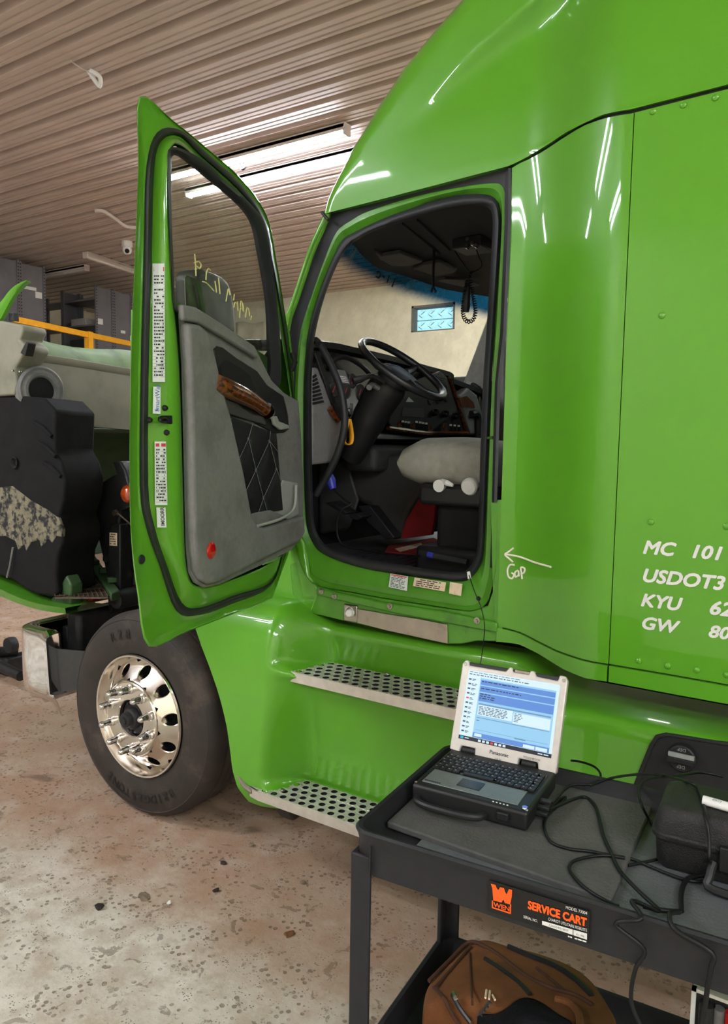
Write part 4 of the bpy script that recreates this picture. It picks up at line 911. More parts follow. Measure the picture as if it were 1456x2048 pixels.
# lower green frame with two mesh grilles (the hood nose lies level near the floor)
zf = .985
fr = [P(*q, 'z', zf) for q in ((112, 1094), (142, 1092), (216, 1186), (216, 1194), (110, 1194))]
mk('grille_mesh', G().prism(fr, (0, 0, -.01)), 'mesh_metal', hood)
g = G(); a, b = fr[1], fr[2]
for i in range(17):
    t_ = i/16; g.tube([fr[0]*(1-t_)+fr[4]*t_+V(0, 0, .006), fr[1]*(1-t_)+fr[2]*t_+V(0, 0, .006)], .0035, 5)
for i in range(12):
    t_ = i/11; g.tube([fr[0]*(1-t_)+fr[1]*t_+V(0, 0, .007), fr[4]*(1-t_)+fr[3]*t_+V(0, 0, .007)], .0035, 5)
mk('grille_wires', g, 'mesh_metal', hood, kind='stuff')
g = G(); pA = [P(*q, 'z', zf+.03) for q in ((112, 1090), (144, 1086), (222, 1186), (240, 1180), (190, 1110), (165, 1075), (112, 1070))]; g.prism(pA, (0, 0, -.05)); mk('grille_frame', g, 'hood_deep', hood, bevel=.01)
g = G(); p0 = P(150, 1092, 'z', zf+.05); p1 = P(222, 1172, 'z', zf+.05)
for i in range(5):
    q = p0*(1-(i+.5)/5)+p1*((i+.5)/5)+V(0, .04, .0); g.box(q, (.05, .05, .03), frame((0, 0, 1), p1-p0))
mk('frame_ribs', g, 'hood_deep', hood, bevel=.005, kind='stuff')
q = P(178, 1196, 'z', .96); mk('nose_bar', G().box(q+V(0, .45, 0), (.05, .9, .05)), 'red_cloth', hood, bevel=.01)
# left fender: black liner with mud, grey top, green lip and fin
YL = .12
lin_o = [(-190, 850), (-120, 800), (10, 790), (45, 792), (88, 797), (112, 822), (110, 905), (122, 925), (131, 960), (128, 1000), (117, 1035), (125, 1060), (126, 1085), (115, 1113), (112, 1150), (115, 1185), (108, 1196), (62, 1186), (20, 1158), (-60, 1130), (-190, 1080)]
lo = [P(*q, 'y', YL) for q in lin_o]
g = G(); g.loft([lo, [p+V(-.02, .1, 0) for p in lo], [p+V(-.06, .3, 0) for p in lo]], True, (True, True)); ld = mk('fender_liner', g, 'liner', hood, bevel=.018, seg=3)
md_ = [(-120, 990), (0, 975), (24, 972), (60, 1000), (95, 1020), (116, 1036), (125, 1060), (124, 1074), (112, 1072), (104, 1086), (96, 1078), (82, 1096), (78, 1080), (62, 1084), (52, 1102), (48, 1088), (36, 1100), (30, 1082), (10, 1072), (-60, 1078), (-120, 1060)]
mk('dried_mud', G().prism([P(*q, 'y', YL-.004) for q in md_], (0, .02, 0)), 'mud', ld, bevel=.004)
for k, (x, y) in enumerate(((70, 845), (78, 885), (88, 925))):
    mk('liner_rib', G().tube([P(x, y, 'y', YL-.004), P(x+16, y+10, 'y', YL-.008), P(x+34, y+28, 'y', YL-.004)], .012, 8), 'liner', ld)
mk('liner_socket', G().lathe([(0, .01), (.028, .01), (.034, -.012), (.028, -.012), (.02, .0)], P(31, 925, 'y', YL-.002), (0, 1, 0), 18), 'dark_void', ld)
mk('liner_edge', G().tube([P(14, 1155, 'y', YL-.02), P(20, 1130, 'y', YL-.02), P(26, 1095, 'y', YL-.015)], .006, 6), 'grey_trim', ld)
g = G(); g.prism([P(*q, 'y', .1) for q in ((-190, 700), (-120, 650), (0, 641), (44, 650), (47, 659), (38, 680), (50, 690), (52, 700), (45, 712), (30, 735), (34, 768), (28, 790), (-120, 800), (-190, 840))], (-.02, .16, 0)); ft = mk('fender_top', g, 'hood_in', hood, bevel=.012, seg=3)
mk('fender_stop', G().prism([P(*q, 'y', .09) for q in ((52, 684), (56, 686), (50, 712), (40, 706), (48, 690))], (0, .05, 0)), 'black_plastic', ft, bevel=.003)
g = G()
for x in (17, 27): g.prism([P(*q, 'y', .12) for q in ((x-8, 641), (x, 626), (x+1, 642))], (0, .03, 0))
mk('fender_tab', g, 'black_plastic', ft)
for q in ((26, 741), (40, 743)): mk('fender_screw', G().sph(P(*q, 'y', .09), .008, nu=8, nv=5), 'chrome', ft)
a = cr([P(*q, 'y', .1) for q in ((-30, 640), (0, 606), (20, 580), (36, 568), (54, 561))], 4); b = cr([P(*q, 'y', .12) for q in ((-30, 690), (2, 636), (20, 602), (34, 582), (54, 563))], 4)
g = G(); g.loft([a, b, [p+V(0, .02, 0) for p in b], [p+V(0, .02, 0) for p in a]], False); mk('fender_fin', g, 'paint', hood, solid=.006)
a = cr([P(*q, 'y', .08) for q in ((-190, 1085), (-90, 1135), (0, 1178), (40, 1196), (80, 1208), (130, 1216))], 4); b = cr([P(*q, 'y', .1) for q in ((-190, 1108), (-90, 1152), (0, 1192), (40, 1208), (80, 1220), (132, 1228))], 4)
g = G(); g.loft([[p+V(0, .3, .0) for p in a], a, b, [p+V(0, .3, 0) for p in b]], False); mk('fender_lip', g, 'paint_in', hood, ang=50)
mk('fender_gusset', G().prism([P(*q, 'y', .16) for q in ((100, 1200), (118, 1175), (132, 1150), (142, 1170), (140, 1215), (125, 1226))], (0, .08, 0)), 'hood_deep', hood, bevel=.01)
# gas strut
a, b, c_ = P(112, 1112, 'y', .45), P(133, 1138, 'y', .45), P(198, 1218, 'y', .45)
st = mk('gas_strut', G().tube([a, b], .013, 10), 'black_plastic', truck); mk('strut_rod', G().tube([b, c_], .0065, 8), 'steel', st)
# bumper
path = [V(-3.58, .03), V(-3.66, .03), V(-3.75, .03), V(-3.84, .036), V(-3.91, .06), V(-3.95, .11), V(-3.97, .2), V(-3.99, .6), V(-4.0, 1.25), V(-3.99, 1.9), V(-3.97, 2.3), V(-3.95, 2.39), V(-3.91, 2.44), V(-3.84, 2.464), V(-3.75, 2.47), V(-3.6, 2.47)]
def bsec(i, p):
    a = path[max(0, i-1)]; b = path[min(len(path)-1, i+1)]; t_ = (b-a).normalized(); n_ = V(-t_.y, t_.x)       # inward
    n_ = V(t_.y, -t_.x) if (V(t_.y, -t_.x).dot(V(-3.0, 1.25)-V(p.x, p.y)) > 0) else V(-t_.y, t_.x)
    f = 1.0
    zt = .80; zl = .30 if .2 < p.y < 2.3 else interp([(-3.95, .36), (-3.75, .40), (-3.69, .40), (-3.58, .33)], p.x)
    pr = [(.09, zt-.01), (.05, zt), (.012, zt-.008), (0, zt-.03), (0, zt-.12), (0, .52), (.006, .45), (.02, .42), (.05, zl)]
    if p.x > -3.67: pr = [(.09, .46), (.05, .46), (.012, .46), (0, .46), (0, .455), (0, .45), (.006, .44), (.02, .42), (.05, zl)] if p.x > -3.62 else [(.09, zt-.02), (.05, zt-.02), (.012, zt-.03), (0, zt-.05), (0, zt-.14), (0, .52), (.006, .45), (.02, .42), (.05, zl)]
    return [V(p.x+n_.x*d_, p.y+n_.y*d_, z) for d_, z in pr]
pa = cr([V(p.x, p.y, 0) for p in path], 4)
path = [V(p.x, p.y) for p in pa]
g = G(); g.loft([cr(bsec(i, p), 2) for i, p in enumerate(path)], False); bmp = mk('bumper', g, 'chrome', truck, ang=35, solid=.004)
mk('bumper_reinforcement', G().box((-3.86, 1.25, .6), (.05, 1.9, .3)), 'dark_metal', bmp, bevel=.01)
mk('bumper_stay', G().tube([V(-3.70, .1, .66), V(-3.5, .3, .55), V(-3.35, .5, .5)], .014, 8), 'dark_metal', bmp)
mk('bumper_inner_panel', G().prism([V(-3.69, .06, .44), V(-3.42, .16, .50), V(-3.42, .16, .70), V(-3.69, .06, .70)], (0, .01, 0)), 'grey_dark', bmp)
# front suspension and radiator post seen between hood and door
def FP(px, py, y): return P(px, py, 'y', y)
YS = .5
br = [(190, 985), (198, 968), (222, 952), (232, 948), (226, 930), (224, 923), (240, 922), (250, 940), (256, 965), (275, 968), (275, 1010), (240, 1022), (236, 1060), (238, 1150), (224, 1160), (212, 1150), (198, 1085), (190, 1060)]
sus = mk('radiator_support', G().prism([FP(*q, YS) for q in br], (0, .12, 0)), 'black_plastic', truck, bevel=.012)
mk('front_hanger', G().prism([FP(*q, YS-.04) for q in ((220, 1048), (240, 1048), (240, 1196), (216, 1230), (214, 1150))], (0, .1, 0)), 'dark_metal', truck, bevel=.008)
sh = mk('shackle_bushing', G().lathe([(0, -.03), (.02, -.03), (.024, -.036), (.04, -.036), (.052, -.03), (.056, 0), (.056, .12)], FP(240, 1198, YS-.08), (0, 1, 0), 24), 'rubber', truck)
mk('marker_lamp', G().sph(FP(258, 988, YS-.02), .055, sc=(1, .8, 1), nu=16, nv=10), 'amber', truck)
mk('hanger_bolt', G().lathe([(0, -.02), (.018, -.02), (.022, 0)], FP(233, 1026, YS-.03), (0, 1, 0), 6), 'steel', truck)
mk('hanger_bolt', G().lathe([(0, -.025), (.024, -.025), (.028, 0)], FP(217, 1117, YS-.03), (0, 1, 0), 6), 'dark_metal', truck)
mk('hood_cable', G().tube([FP(235, 1026, YS-.05), FP(262, 1050, YS-.05)], .005, 6), 'steel', truck)
q4 = [FP(*q, YS-.044) for q in ((219, 1065), (234, 1066), (234, 1092), (219, 1091))]; decal3('warning_sticker', q4, ['sticker_old', 'ink', 'ink_red'], 5, truck)
mk('air_box', G().prism([FP(*q, .75) for q in ((242, 1060), (290, 1060), (290, 1200), (242, 1180))], (0, .3, 0)), 'black_plastic', truck, bevel=.02)
g = G(); g.box((-3.72, .5, .72), (.12, .5, .3)); g.box((-3.45, .55, .62), (.5, .12, .2)); mk('steering_gear', g, 'dark_metal', truck, bevel=.03)
mk('leaf_spring', G().tube(cr([V(-3.5, .62, .72), V(-3.1, .62, .6), V(-2.87, .62, .56), V(-2.5, .62, .62), V(-2.2, .62, .74)], 4), .045, 8), 'dark_metal', truck)
mk('wheel_liner', G().loft([[V(-2.87+.62*math.cos(a), y, .5+.64*math.sin(a)) for a in [math.pi*.02+i*math.pi*.5/10 for i in range(11)]] for y in (.08, .5)], False), 'liner', truck, solid=.006)

# ================================================================ CAB INTERIOR
def Yp(pix, y): return [P(*q, 'y', y) for q in pix]
def Xp(pix, x): return [P(*q, 'x', x) for q in pix]
ZF = 1.285
mk('cab_floor', G().box((-1.7, 1.25, ZF-.02), (1.6, 2.0, .04)), 'grey_dark', truck)
mk('floor_mat', G().box((-1.75, .66, ZF+.006), (.75, .6, .012)), 'rubber', truck, bevel=.004)
g = G()
for i in range(12): g.box((-2.05+i*.055, .66, ZF+.015), (.02, .5, .008))
mk('mat_ribs', g, 'rubber', truck, kind='stuff')
# inner sill and jamb trims behind the seal
g = G(); l1 = OP(D_, .30); l2 = OP(D_, .36); g.loft([l1, l2], True); mk('opening_inner_trim', g, 'black_plastic', truck)
g = G(); g.box((-1.6, .335, ZF+.005), (.95, .07, .03)); mk('sill_plate', g, 'grey_trim', truck, bevel=.006)
# headliner, header and visors
g = G(); g.box((-1.4, 1.25, 2.84), (1.05, 2.0, .03)); mk('headliner', g, 'headliner', truck)
XT = -2.0
wt = Xp([(690, 484), (706, 490), (740, 507), (781, 531), (826, 543), (870, 558), (919, 577), (983, 593), (1010, 596)], XT)
wt = [V(XT-.1*math.sin(max(0, min(1, (p.y-.3)/1.9))*math.pi)+.10*max(0, 1-(p.y-.25)/.5), p.y, p.z) for p in wt]; wt[0].y = .30; wt.append(V(-2.0, 2.2, wt[-1].z))
wt = cr(wt, 4)
wb = [V(-2.16-.22*math.sin(max(0, min(1, (p.y-.25)/2.0))*math.pi)-.02, p.y, 2.16) for p in wt]
g = G(); g.loft([[a*(1-t)+b*t+V(-.035*math.sin(math.pi*t), 0, 0) for a, b in zip(wt, wb)] for t in [i/10 for i in range(11)]], False); mk('windshield', g, 'windshield', truck, ang=80)
g = G(); g.loft([[p+V(-.01, 0, .03) for p in wt], wt, [V(p.x+.16, p.y, p.z+.035) for p in wt], [V(-1.62, p.y, 2.82) for p in wt], [V(-1.3, p.y, 2.83) for p in wt]], False); mk('overhead_header', g, 'headliner', truck, ang=50)
def hdr(px, py, dz=-.012):
    d_ = ray(px, py); best = None
    a, b = V(-1.95, 1.2, 2.765), V(-1.62, 1.2, 2.82); n_ = V(-(b.z-a.z), 0, (b.x-a.x)).normalized(); return CAM+d_*((a+V(0, 0, dz)-CAM).dot(n_)/d_.dot(n_))
for q in ([(748, 503), (764, 512), (800, 506), (845, 523), (840, 527), (812, 533), (785, 533), (760, 520)], [(826, 539), (846, 530), (880, 524), (914, 541), (908, 546), (872, 553)], [(872, 562), (905, 570), (935, 577), (960, 572), (930, 560), (890, 558)]):
    mk('sun_visor', G().prism([hdr(*p, -.02) for p in q], (0, 0, .018)), 'grey_dark', truck, bevel=.005)
g = G()
for a, b in (((806, 447), (880, 508)), ((835, 440), (900, 500)), ((905, 425), (985, 470))): g.tube([hdr(*a, -.004), hdr(*b, -.004)], .005, 5)
mk('headliner_seam', g, 'dark_void', truck, kind='stuff')
a = hdr(868, 500, -.01); yy = a.y; mk('visor_strap', G().tube([a]+[P(*q, 'y', yy) for q in ((867, 530), (866, 560), (866, 574))], .007, 6).tube([P(866, 572, 'y', yy), P(862, 585, 'y', yy)], .006, 6).tube([P(866, 572, 'y', yy), P(871, 584, 'y', yy)], .006, 6), 'cable', truck)
g = G()
for px_ in ([(753, 545), (757, 543), (762, 549), (757, 556), (752, 553)], [(765, 551), (768, 556)], [(779, 551), (774, 565)], [(790, 558), (784, 573)]): g.tube([P(*q, 'x', -2.07) for q in px_], .005, 5)
mk('windshield_marks', g, 'ink', truck)
# dashboard
XD = -2.06
dt = Xp([(632, 682), (660, 683), (700, 692), (745, 702), (800, 716), (850, 730), (890, 741), (899, 748)], XD); dt = [V(XD+.015, p.y, p.z) for p in dt]; dt[0].y = .31
dt2 = cr(dt, 3); e_ = dt2[-1]; dt2 += [V(XD+.01, e_.y+.015, e_.z-.02), V(XD+.005, 2.15, e_.z-.06)]
g = G(); g.loft([[V(-2.42, p.y, 2.17) for p in dt2], [V(-2.3, p.y, max(2.2, p.z-.03)) for p in dt2], [p+V(-.04, 0, .004) for p in dt2], [p+V(.015, 0, -.008) for p in dt2], [p+V(.012, 0, -.035) for p in dt2], [p+V(-.03, 0, -.045) for p in dt2]], False)
dash = mk('dashboard', g, 'black_plastic', truck, ang=60)
g = G(); g.loft([[p+V(-.03, 0, -.04) for p in dt2], [V(XD-.02, p.y, 2.05) for p in dt2], [V(XD+.03, p.y, 1.93) for p in dt2], [V(XD+.04, p.y, 1.88) for p in dt2], [V(-2.2, p.y, 1.84) for p in dt2], [V(-2.4, p.y, 1.75) for p in dt2]], False); mk('dash_face', g, 'black_gloss', dash, ang=50)
XF = XD+.045
mk('kick_panel', G().prism(Xp([(625, 735), (636, 735), (650, 770), (665, 812), (692, 845), (696, 880), (668, 925), (625, 930)], XF), (-.05, 0, 0)), 'grey_trim', dash, bevel=.01)
for i in range(8): mk('vent_slat', G().prism(Xp([(627, 752+i*7.5), (632+i*2.1, 748+i*7.5), (634+i*2.1, 752+i*7.5), (627, 757+i*7.5)], XF+.004), (-.006, 0, 0)), 'dark_void', dash)
mk('vent_bezel', G().prism(Xp([(630, 706), (640, 708), (668, 795), (690, 840), (686, 846), (662, 800)], XF+.006), (-.01, 0, 0)), 'black_plastic', dash, bevel=.003)
mk('cluster_hood', G().tube(cr(Xp([(656, 740), (664, 722), (684, 714), (705, 720), (728, 736), (744, 754)], XF), 4), .012, 8), 'black_plastic', dash)
g = G(); q = Xp([(666, 738), (690, 741), (701, 770), (684, 766)], XF+.004); g.prism(q, (-.01, 0, 0), 0)
Bq = lambda u, v: (q[0]*(1-u)+q[1]*u)*(1-v)+(q[3]*(1-u)+q[2]*u)*v+V(.002, 0, 0)
for i in range(4): g.add([Bq(.1, .45+i*.13), Bq(.85, .45+i*.13), Bq(.85, .52+i*.13), Bq(.1, .52+i*.13)], [(0, 1, 2, 3)], 1)
mk('driver_display', g, ['grey_trim', 'white_plastic'], dash, smooth=False)
for (x, y, r) in ((668, 778, .03), (692, 782, .032), (705, 762, .028), (720, 785, .034)):
    gg = mk('gauge', G().lathe([(0, .002), (r, .002), (r+.004, .006), (r+.007, 0)], P(x, y, 'x', XF), (1, 0, 0), 20), 'grey_dark', dash)
    c = P(x, y, 'x', XF+.004); mk('gauge_needle', G().box(c, (.002, .004, r*1.2), frame((.0, .5, .8), (1, 0, 0))), 'ink_red', gg)
# centre panel with burl rim
bp = Xp([(788, 776), (812, 768), (880, 742), (902, 762), (932, 862), (880, 868), (790, 866), (778, 845)], XF+.01); ctr_ = mk('centre_panel', G().prism(bp, (-.03, 0, 0)), 'black_plastic', dash, bevel=.004)
mk('wood_strip', G().tube(Xp([(899, 755), (915, 805), (932, 862)], XF+.014), .01, 8), 'burl', dash)
mk('wood_strip', G().tube(Xp([(776, 856), (850, 866), (934, 866)], XF+.016), .012, 8), 'burl', dash)
mk('wood_strip', G().tube(Xp([(660, 816), (668, 830), (676, 842)], XF+.014), .014, 8), 'burl', dash)
for (x, y) in ((866, 825), (887, 828), (907, 832)):
    k_ = mk('climate_knob', G().lathe([(0, .03), (.016, .03), (.019, .02), (.02, 0)], P(x, y, 'x', XF+.01), (1, 0, 0), 16), 'black_gloss', dash)
    mk('knob_mark', G().box(P(x, y-4, 'x', XF+.042), (.004, .006, .012)), 'chrome', k_)
for i, (x, y) in enumerate([(806, 840), (812, 841), (818, 842), (834, 841), (841, 842), (847, 843), (853, 844), (902, 847), (910, 848), (918, 849)]):
    s_ = mk('rocker_switch', G().prism(Xp([(x-3, y), (x+3, y+.5), (x+3, y+18), (x-3, y+17)], XF+.015), (-.01, 0, 0)), 'black_gloss', dash, bevel=.002)
    mk('switch_lamp', G().prism(Xp([(x-2, y+1), (x+2, y+1.3), (x+2, y+5), (x-2, y+4.6)], XF+.018), (-.003, 0, 0)), 'white_plastic', s_)
for (x, y) in ((800, 850), (827, 853), (861, 856), (890, 852)): mk('wood_divider', G().prism(Xp([(x-2, y-6), (x+3, y-5), (x+4, y+10), (x-2, y+9)], XF+.016), (-.006, 0, 0)), 'burl', dash)
mk('radio_faceplate', G().prism(Xp([(806, 815), (848, 818), (848, 836), (804, 833)], XF+.013), (-.006, 0, 0)), 'grey_dark', dash, bevel=.002)
for i, (x, y) in enumerate(((862, 800), (878, 798), (894, 795), (890, 780))):
    mk('air_gauge', G().lathe([(0, .0), (.02, .0), (.024, .006), (.027, 0)], P(x, y, 'x', XF+.013), (1, 0, 0), 16), 'grey_dark', dash)
for i in range(5): mk('vent_slat', G().prism(Xp([(874, 752+i*4), (892, 756+i*4), (892, 758+i*4), (874, 754+i*4)], XF+.013), (-.004, 0, 0)), 'grey_dark', dash)
mk('hazard_badge', G().prism(Xp([(812, 804), (818, 794), (828, 804)], XF+.014), (-.003, 0, 0)), 'white_plastic', dash)
c = P(842, 890, 'x', XD+.02); mk('brake_knob', G().lathe([(0, .03), (.026, .03), (.03, .02), (.03, .01), (.012, .0)], c, (1, 0, .3), 8), 'red_lens', dash)
c = P(862, 890, 'x', XD+.02); mk('brake_knob', G().lathe([(0, .03), (.022, .03), (.024, .02), (.024, .01), (.01, 0)], c, (1, 0, .3), 4), 'yellow', dash)
# passenger end of the dash
mk('dash_end', G().prism(Xp([(918, 790), (938, 776), (955, 790), (966, 830), (968, 870), (940, 870), (930, 835)], XF+.02), (-.06, 0, 0)), 'grey_trim', dash, bevel=.012)
mk('end_vent', G().prism(Xp([(918, 796), (934, 792), (948, 806), (950, 816), (924, 814)], XF+.024), (-.004, 0, 0)), 'burl', dash)
mk('lower_dash', G().box((-2.15, 1.5, 1.78), (.2, 1.3, .14)), 'grey_dark', dash, bevel=.03)
mk('air_hose', G().tube(cr(Xp([(942, 828), (950, 826), (956, 836), (956, 870), (957, 910)], XF+.03), 4), .022, 8), 'rubber', truck)
# far A pillar, far door
YFAR = 2.17
mk('far_pillar_trim', G().prism(Yp([(988, 600), (1010, 600), (1010, 905), (966, 905), (957, 830), (945, 800), (919, 784)], YFAR), (0, .06, 0)), 'grey_trim', truck, bevel=.01)
g = G(); g.box((-1.65, 2.3, 1.75), (1.3, .05, 1.1)); mk('far_door', g, 'paint', truck, bevel=.01)
mk('far_door_trim', G().box((-1.65, 2.25, 1.75), (1.32, .05, 1.12)), 'grey_dark', truck, bevel=.01)
mk('far_window', G().prism([V(-2.0, 2.3, 2.3), V(-1.15, 2.3, 2.3), V(-1.15, 2.3, 2.78), V(-1.8, 2.3, 2.78)], (0, .004, 0)), 'door_glass', truck)
mk('cab_back_curtain', G().box((-.98, 1.25, 2.05), (.03, 1.9, 1.5)), 'grey_dark', truck)
mk('far_grab_handle', G().tube(cr(Yp([(936, 772), (948, 770), (960, 782), (968, 800)], YFAR-.03), 4), .014, 8), 'black_plastic', truck)
mk('handle_boot', G().tube(Yp([(934, 770), (943, 773)], YFAR-.03), .028, 10), 'grey_trim_lt', truck)
mk('door_striker', G().tube([P(972, 876, 'y', .235), P(985, 875, 'y', .225)], .006, 8), 'chrome', truck)
# steering wheel and column
sw = V(-1.78, .65, 2.20); sw = P(806, 738, 'y', .65); bt = math.radians(37); E1 = V(0, 1, 0); E2 = V(-math.cos(bt), 0, math.sin(bt)); E3 = V(math.sin(bt), 0, math.cos(bt))
so = bpy.data.objects.new('steering_wheel', None); put(so, truck, Matrix.Translation(sw))
mk('wheel_rim', G().tube([sw+E1*(.222*math.cos(a))+E2*(.222*math.sin(a)) for a in [i*2*math.pi/56 for i in range(56)]], .0175, 12, True), 'leather', so, ang=80)
hb = []
for r, h in ((.095, -.05), (.098, -.02), (.09, .0), (.06, .008)):
    hb.append([sw+E1*(r*1.05*math.copysign(abs(math.cos(a))**.7, math.cos(a)))+E2*(r*.8*math.copysign(abs(math.sin(a))**.7, math.sin(a)))+E3*(h-.02) for a in [i*2*math.pi/32 for i in range(32)]])
mk('airbag_hub', G().loft(hb, True, (True, True)), 'black_plastic', so, ang=50)
g = G()
for i in range(7): g.box(sw+E2*.045+E1*(.011*(i-3))-E3*.011, (.007, .008, .002), (E1, E2, E3))
mk('hub_badge', g, 'chrome', so, kind='stuff')
for a in (.25, math.pi-.25, -math.pi*.42, -math.pi*.58):
    d_ = E1*math.cos(a)+E2*math.sin(a); mk('spoke', G().tube([sw+d_*.08-E3*.03, sw+d_*.15-E3*.025, sw+d_*.22], [.022, .018, .012], 8), 'black_plastic', so)
cb = V(-2.25, .65, 1.6)
p1 = sw-E3*.06; p2 = P(742, 830, 'y', .66); p3 = P(700, 915, 'y', .68)
mk('column_shroud', G().tube(cr([p1, (p1+p2)/2+V(.0, 0, .02), p2, (p2+p3)/2, p3], 4), [.06, .075, .085, .09, .09, .09, .088, .085, .085, .085, .08, .075, .075, .07, .068, .065, .06], 14), 'black_plastic', truck)
mk('turn_lever', G().tube(cr([P(768, 765, 'y', .55), P(745, 752, 'y', .5), P(722, 758, 'y', .45), P(706, 762, 'y', .42)], 3), [.012]*6+[.016]*4, 8), 'black_plastic', truck)
mk('shift_lever', G().tube(cr([P(760, 778, 'y', .58), P(745, 770, 'y', .54), P(738, 775, 'y', .5)], 3), .014, 8), 'grey_trim', truck)
# door-side grab bar
pp = cr(Yp([(630, 680), (640, 690), (662, 730), (680, 775), (688, 820), (688, 860), (676, 905), (655, 950), (632, 990)], .36), 4)
mk('grab_bar', G().tube(pp, .0165, 10), 'rubber', truck, ang=80)
# engine cover, pedals
tn = [(706, 905), (760, 912), (840, 900), (850, 955), (846, 985), (820, 1020), (800, 1076), (778, 1082), (738, 1012), (722, 1008), (700, 985), (690, 940)]
mk('engine_cover', G().prism(Yp(tn, .98), (0, .6, 0)), 'grey_dark', truck, bevel=.03, seg=3)
mk('foot_rest', G().prism(Yp([(716, 1012), (740, 1012), (790, 1076), (772, 1080), (735, 1045)], .9), (0, .1, 0)), 'rubber', truck, bevel=.006)
for q in ([(650, 1006), (662, 1003), (695, 1026), (688, 1030)], [(697, 1030), (712, 1026), (724, 1034), (716, 1040), (700, 1038)]): mk('pedal', G().prism(Yp(q, .62), (0, .09, 0)), 'dark_metal', truck, bevel=.004)
mk('lower_kick', G().prism(Yp([(640, 905), (700, 935), (720, 1000), (700, 1060), (640, 1070)], .9), (-.1, .1, 0)), 'grey_dark', truck, bevel=.02)
# driver seat
st_ = bpy.data.objects.new('driver_seat', None); put(st_, truck, Matrix.Translation((-1.35, .68, ZF)))
def rbox(x0, x1, y0, y1, z0, z1): return G().box(((x0+x1)/2, (y0+y1)/2, (z0+z1)/2), (x1-x0, y1-y0, z1-z0))
g = G(); rows = []
for (x, zt, zb_) in ((-1.66, 1.80, 1.75), (-1.645, 1.85, 1.70), (-1.58, 1.885, 1.675), (-1.45, 1.89, 1.67), (-1.3, 1.875, 1.67), (-1.1, 1.86, 1.67)):
    h = zt-zb_; rows.append([V(x, .66+.25*math.copysign(abs(math.cos(a))**.5, math.cos(a)), (zt+zb_)/2+h/2*math.copysign(abs(math.sin(a))**.6, math.sin(a))) for a in [i*2*math.pi/28 for i in range(28)]])
g.loft(rows, True, (True, True)); mk('seat_cushion', g, 'seat', st_, ang=70)
mk('seat_back', rbox(-1.16, -1.03, .43, .9, 1.85, 2.5), 'seat', st_, bevel=.05, seg=4)
mk('seat_pan', rbox(-1.56, -1.05, .42, .92, 1.60, 1.69), 'black_plastic', st_, bevel=.02)
mk('seat_bellows', rbox(-1.5, -1.08, .47, .88, 1.40, 1.61), 'dark_void', st_, bevel=.03)
mk('seat_riser', rbox(-1.58, -1.04, .44, .9, ZF, 1.42), 'black_plastic', st_, bevel=.02)
mk('seat_knob', G().cyl(P(877, 972, 'y', .40), P(890, 968, 'y', .46), .026, .024, 18), 'white_plastic', st_)
mk('seat_lever', G().tube([P(884, 962, 'y', .42), P(894, 966, 'y', .40), P(906, 971, 'y', .40)], [.01, .013, .007], 8), 'white_plastic', st_)
c = P(938, 974, 'y', .41); mk('seat_dial', G().lathe([(0, -.008), (.03, -.008), (.036, 0), (.036, .02)], c, (0, 1, .25), 24), 'white_plastic', st_)
# ---- loose things in the cab
t = empty('red_binder', (-1.95, 1.0, ZF), 'red binder standing against the engine cover beside the seat', 'binder')
mk('cover', G().prism(Yp([(845, 985), (872, 992), (868, 1040), (862, 1070), (800, 1078), (812, 1040)], .93), (0, .03, 0)), 'red_cloth', t, bevel=.003)
mk('red_folder', G().prism([P(*q, 'z', ZF+.022) for q in ((778, 1092), (868, 1078), (884, 1086), (872, 1104), (840, 1112), (770, 1106))], (0, 0, .008)), 'red_cloth', label='red folder lying on the cab floor mat', cat='folder', bevel=.002)
mk('paper_sheet', G().prism([P(*q, 'z', ZF+.032) for q in ((790, 1098), (842, 1086), (846, 1092), (800, 1104))], (0, 0, .002)), 'sticker_old', label='tan paper sheet on the red folder in the cab', cat='paper')
t = empty('key_strap', P(695, 850, 'x', -1.97), 'yellow strap hanging from keys in the ignition', 'key strap')
sp_ = Xp([(697, 838), (690, 862), (687, 882), (693, 889), (702, 885), (703, 865), (698, 838)], -1.97)
g = G(); cc = cr(sp_, 4); g.loft([[p+V(.012, 0, 0) for p in cc], [p+V(-.012, 0, 0) for p in cc]], False); mk('strap', g, 'yellow', t, solid=.004)
mk('key_ring', G().tube([P(699, 826, 'x', -1.97)+V(0, .02*math.cos(a), .022*math.sin(a)) for a in [i*.5236 for i in range(12)]], .003, 6, True), 'chrome', t)
mk('key_blade', G().box(P(703, 818, 'x', -1.97), (.006, .018, .05)), 'chrome', t)
t = empty('diagnostic_cable', P(660, 960, 'y', .45), 'grey diagnostic cable with blue plug by the pedals', 'cable')
mk('plug', G().tube([P(655, 948, 'y', .45), P(661, 962, 'y', .45), P(666, 978, 'y', .45)], [.022, .026, .016], 12), 'blue_conn', t)
mk('cord', G().tube(cr([P(*q, 'y', y) for q, y in (((668, 980), .45), ((690, 1000), .45), ((702, 1008), .45), ((684, 1020), .43), ((674, 1045), .42), ((676, 1075), .42), ((690, 1092), .42), ((730, 1100), .44), ((780, 1108), .44), ((840, 1112), .42))], 5), .005, 8), 'cable', t)
t = empty('inline_adapter', P(880, 1118, 'y', .42), 'dark adapter with blue end lying along the door sill', 'adapter')
mk('barrel', G().tube([P(868, 1112, 'y', .40), P(900, 1118, 'y', .40), P(935, 1125, 'y', .40)], .015, 10), 'device', t)
mk('blue_end', G().tube([P(856, 1109, 'y', .40), P(869, 1112, 'y', .40)], .013, 10), 'blue_conn', t)
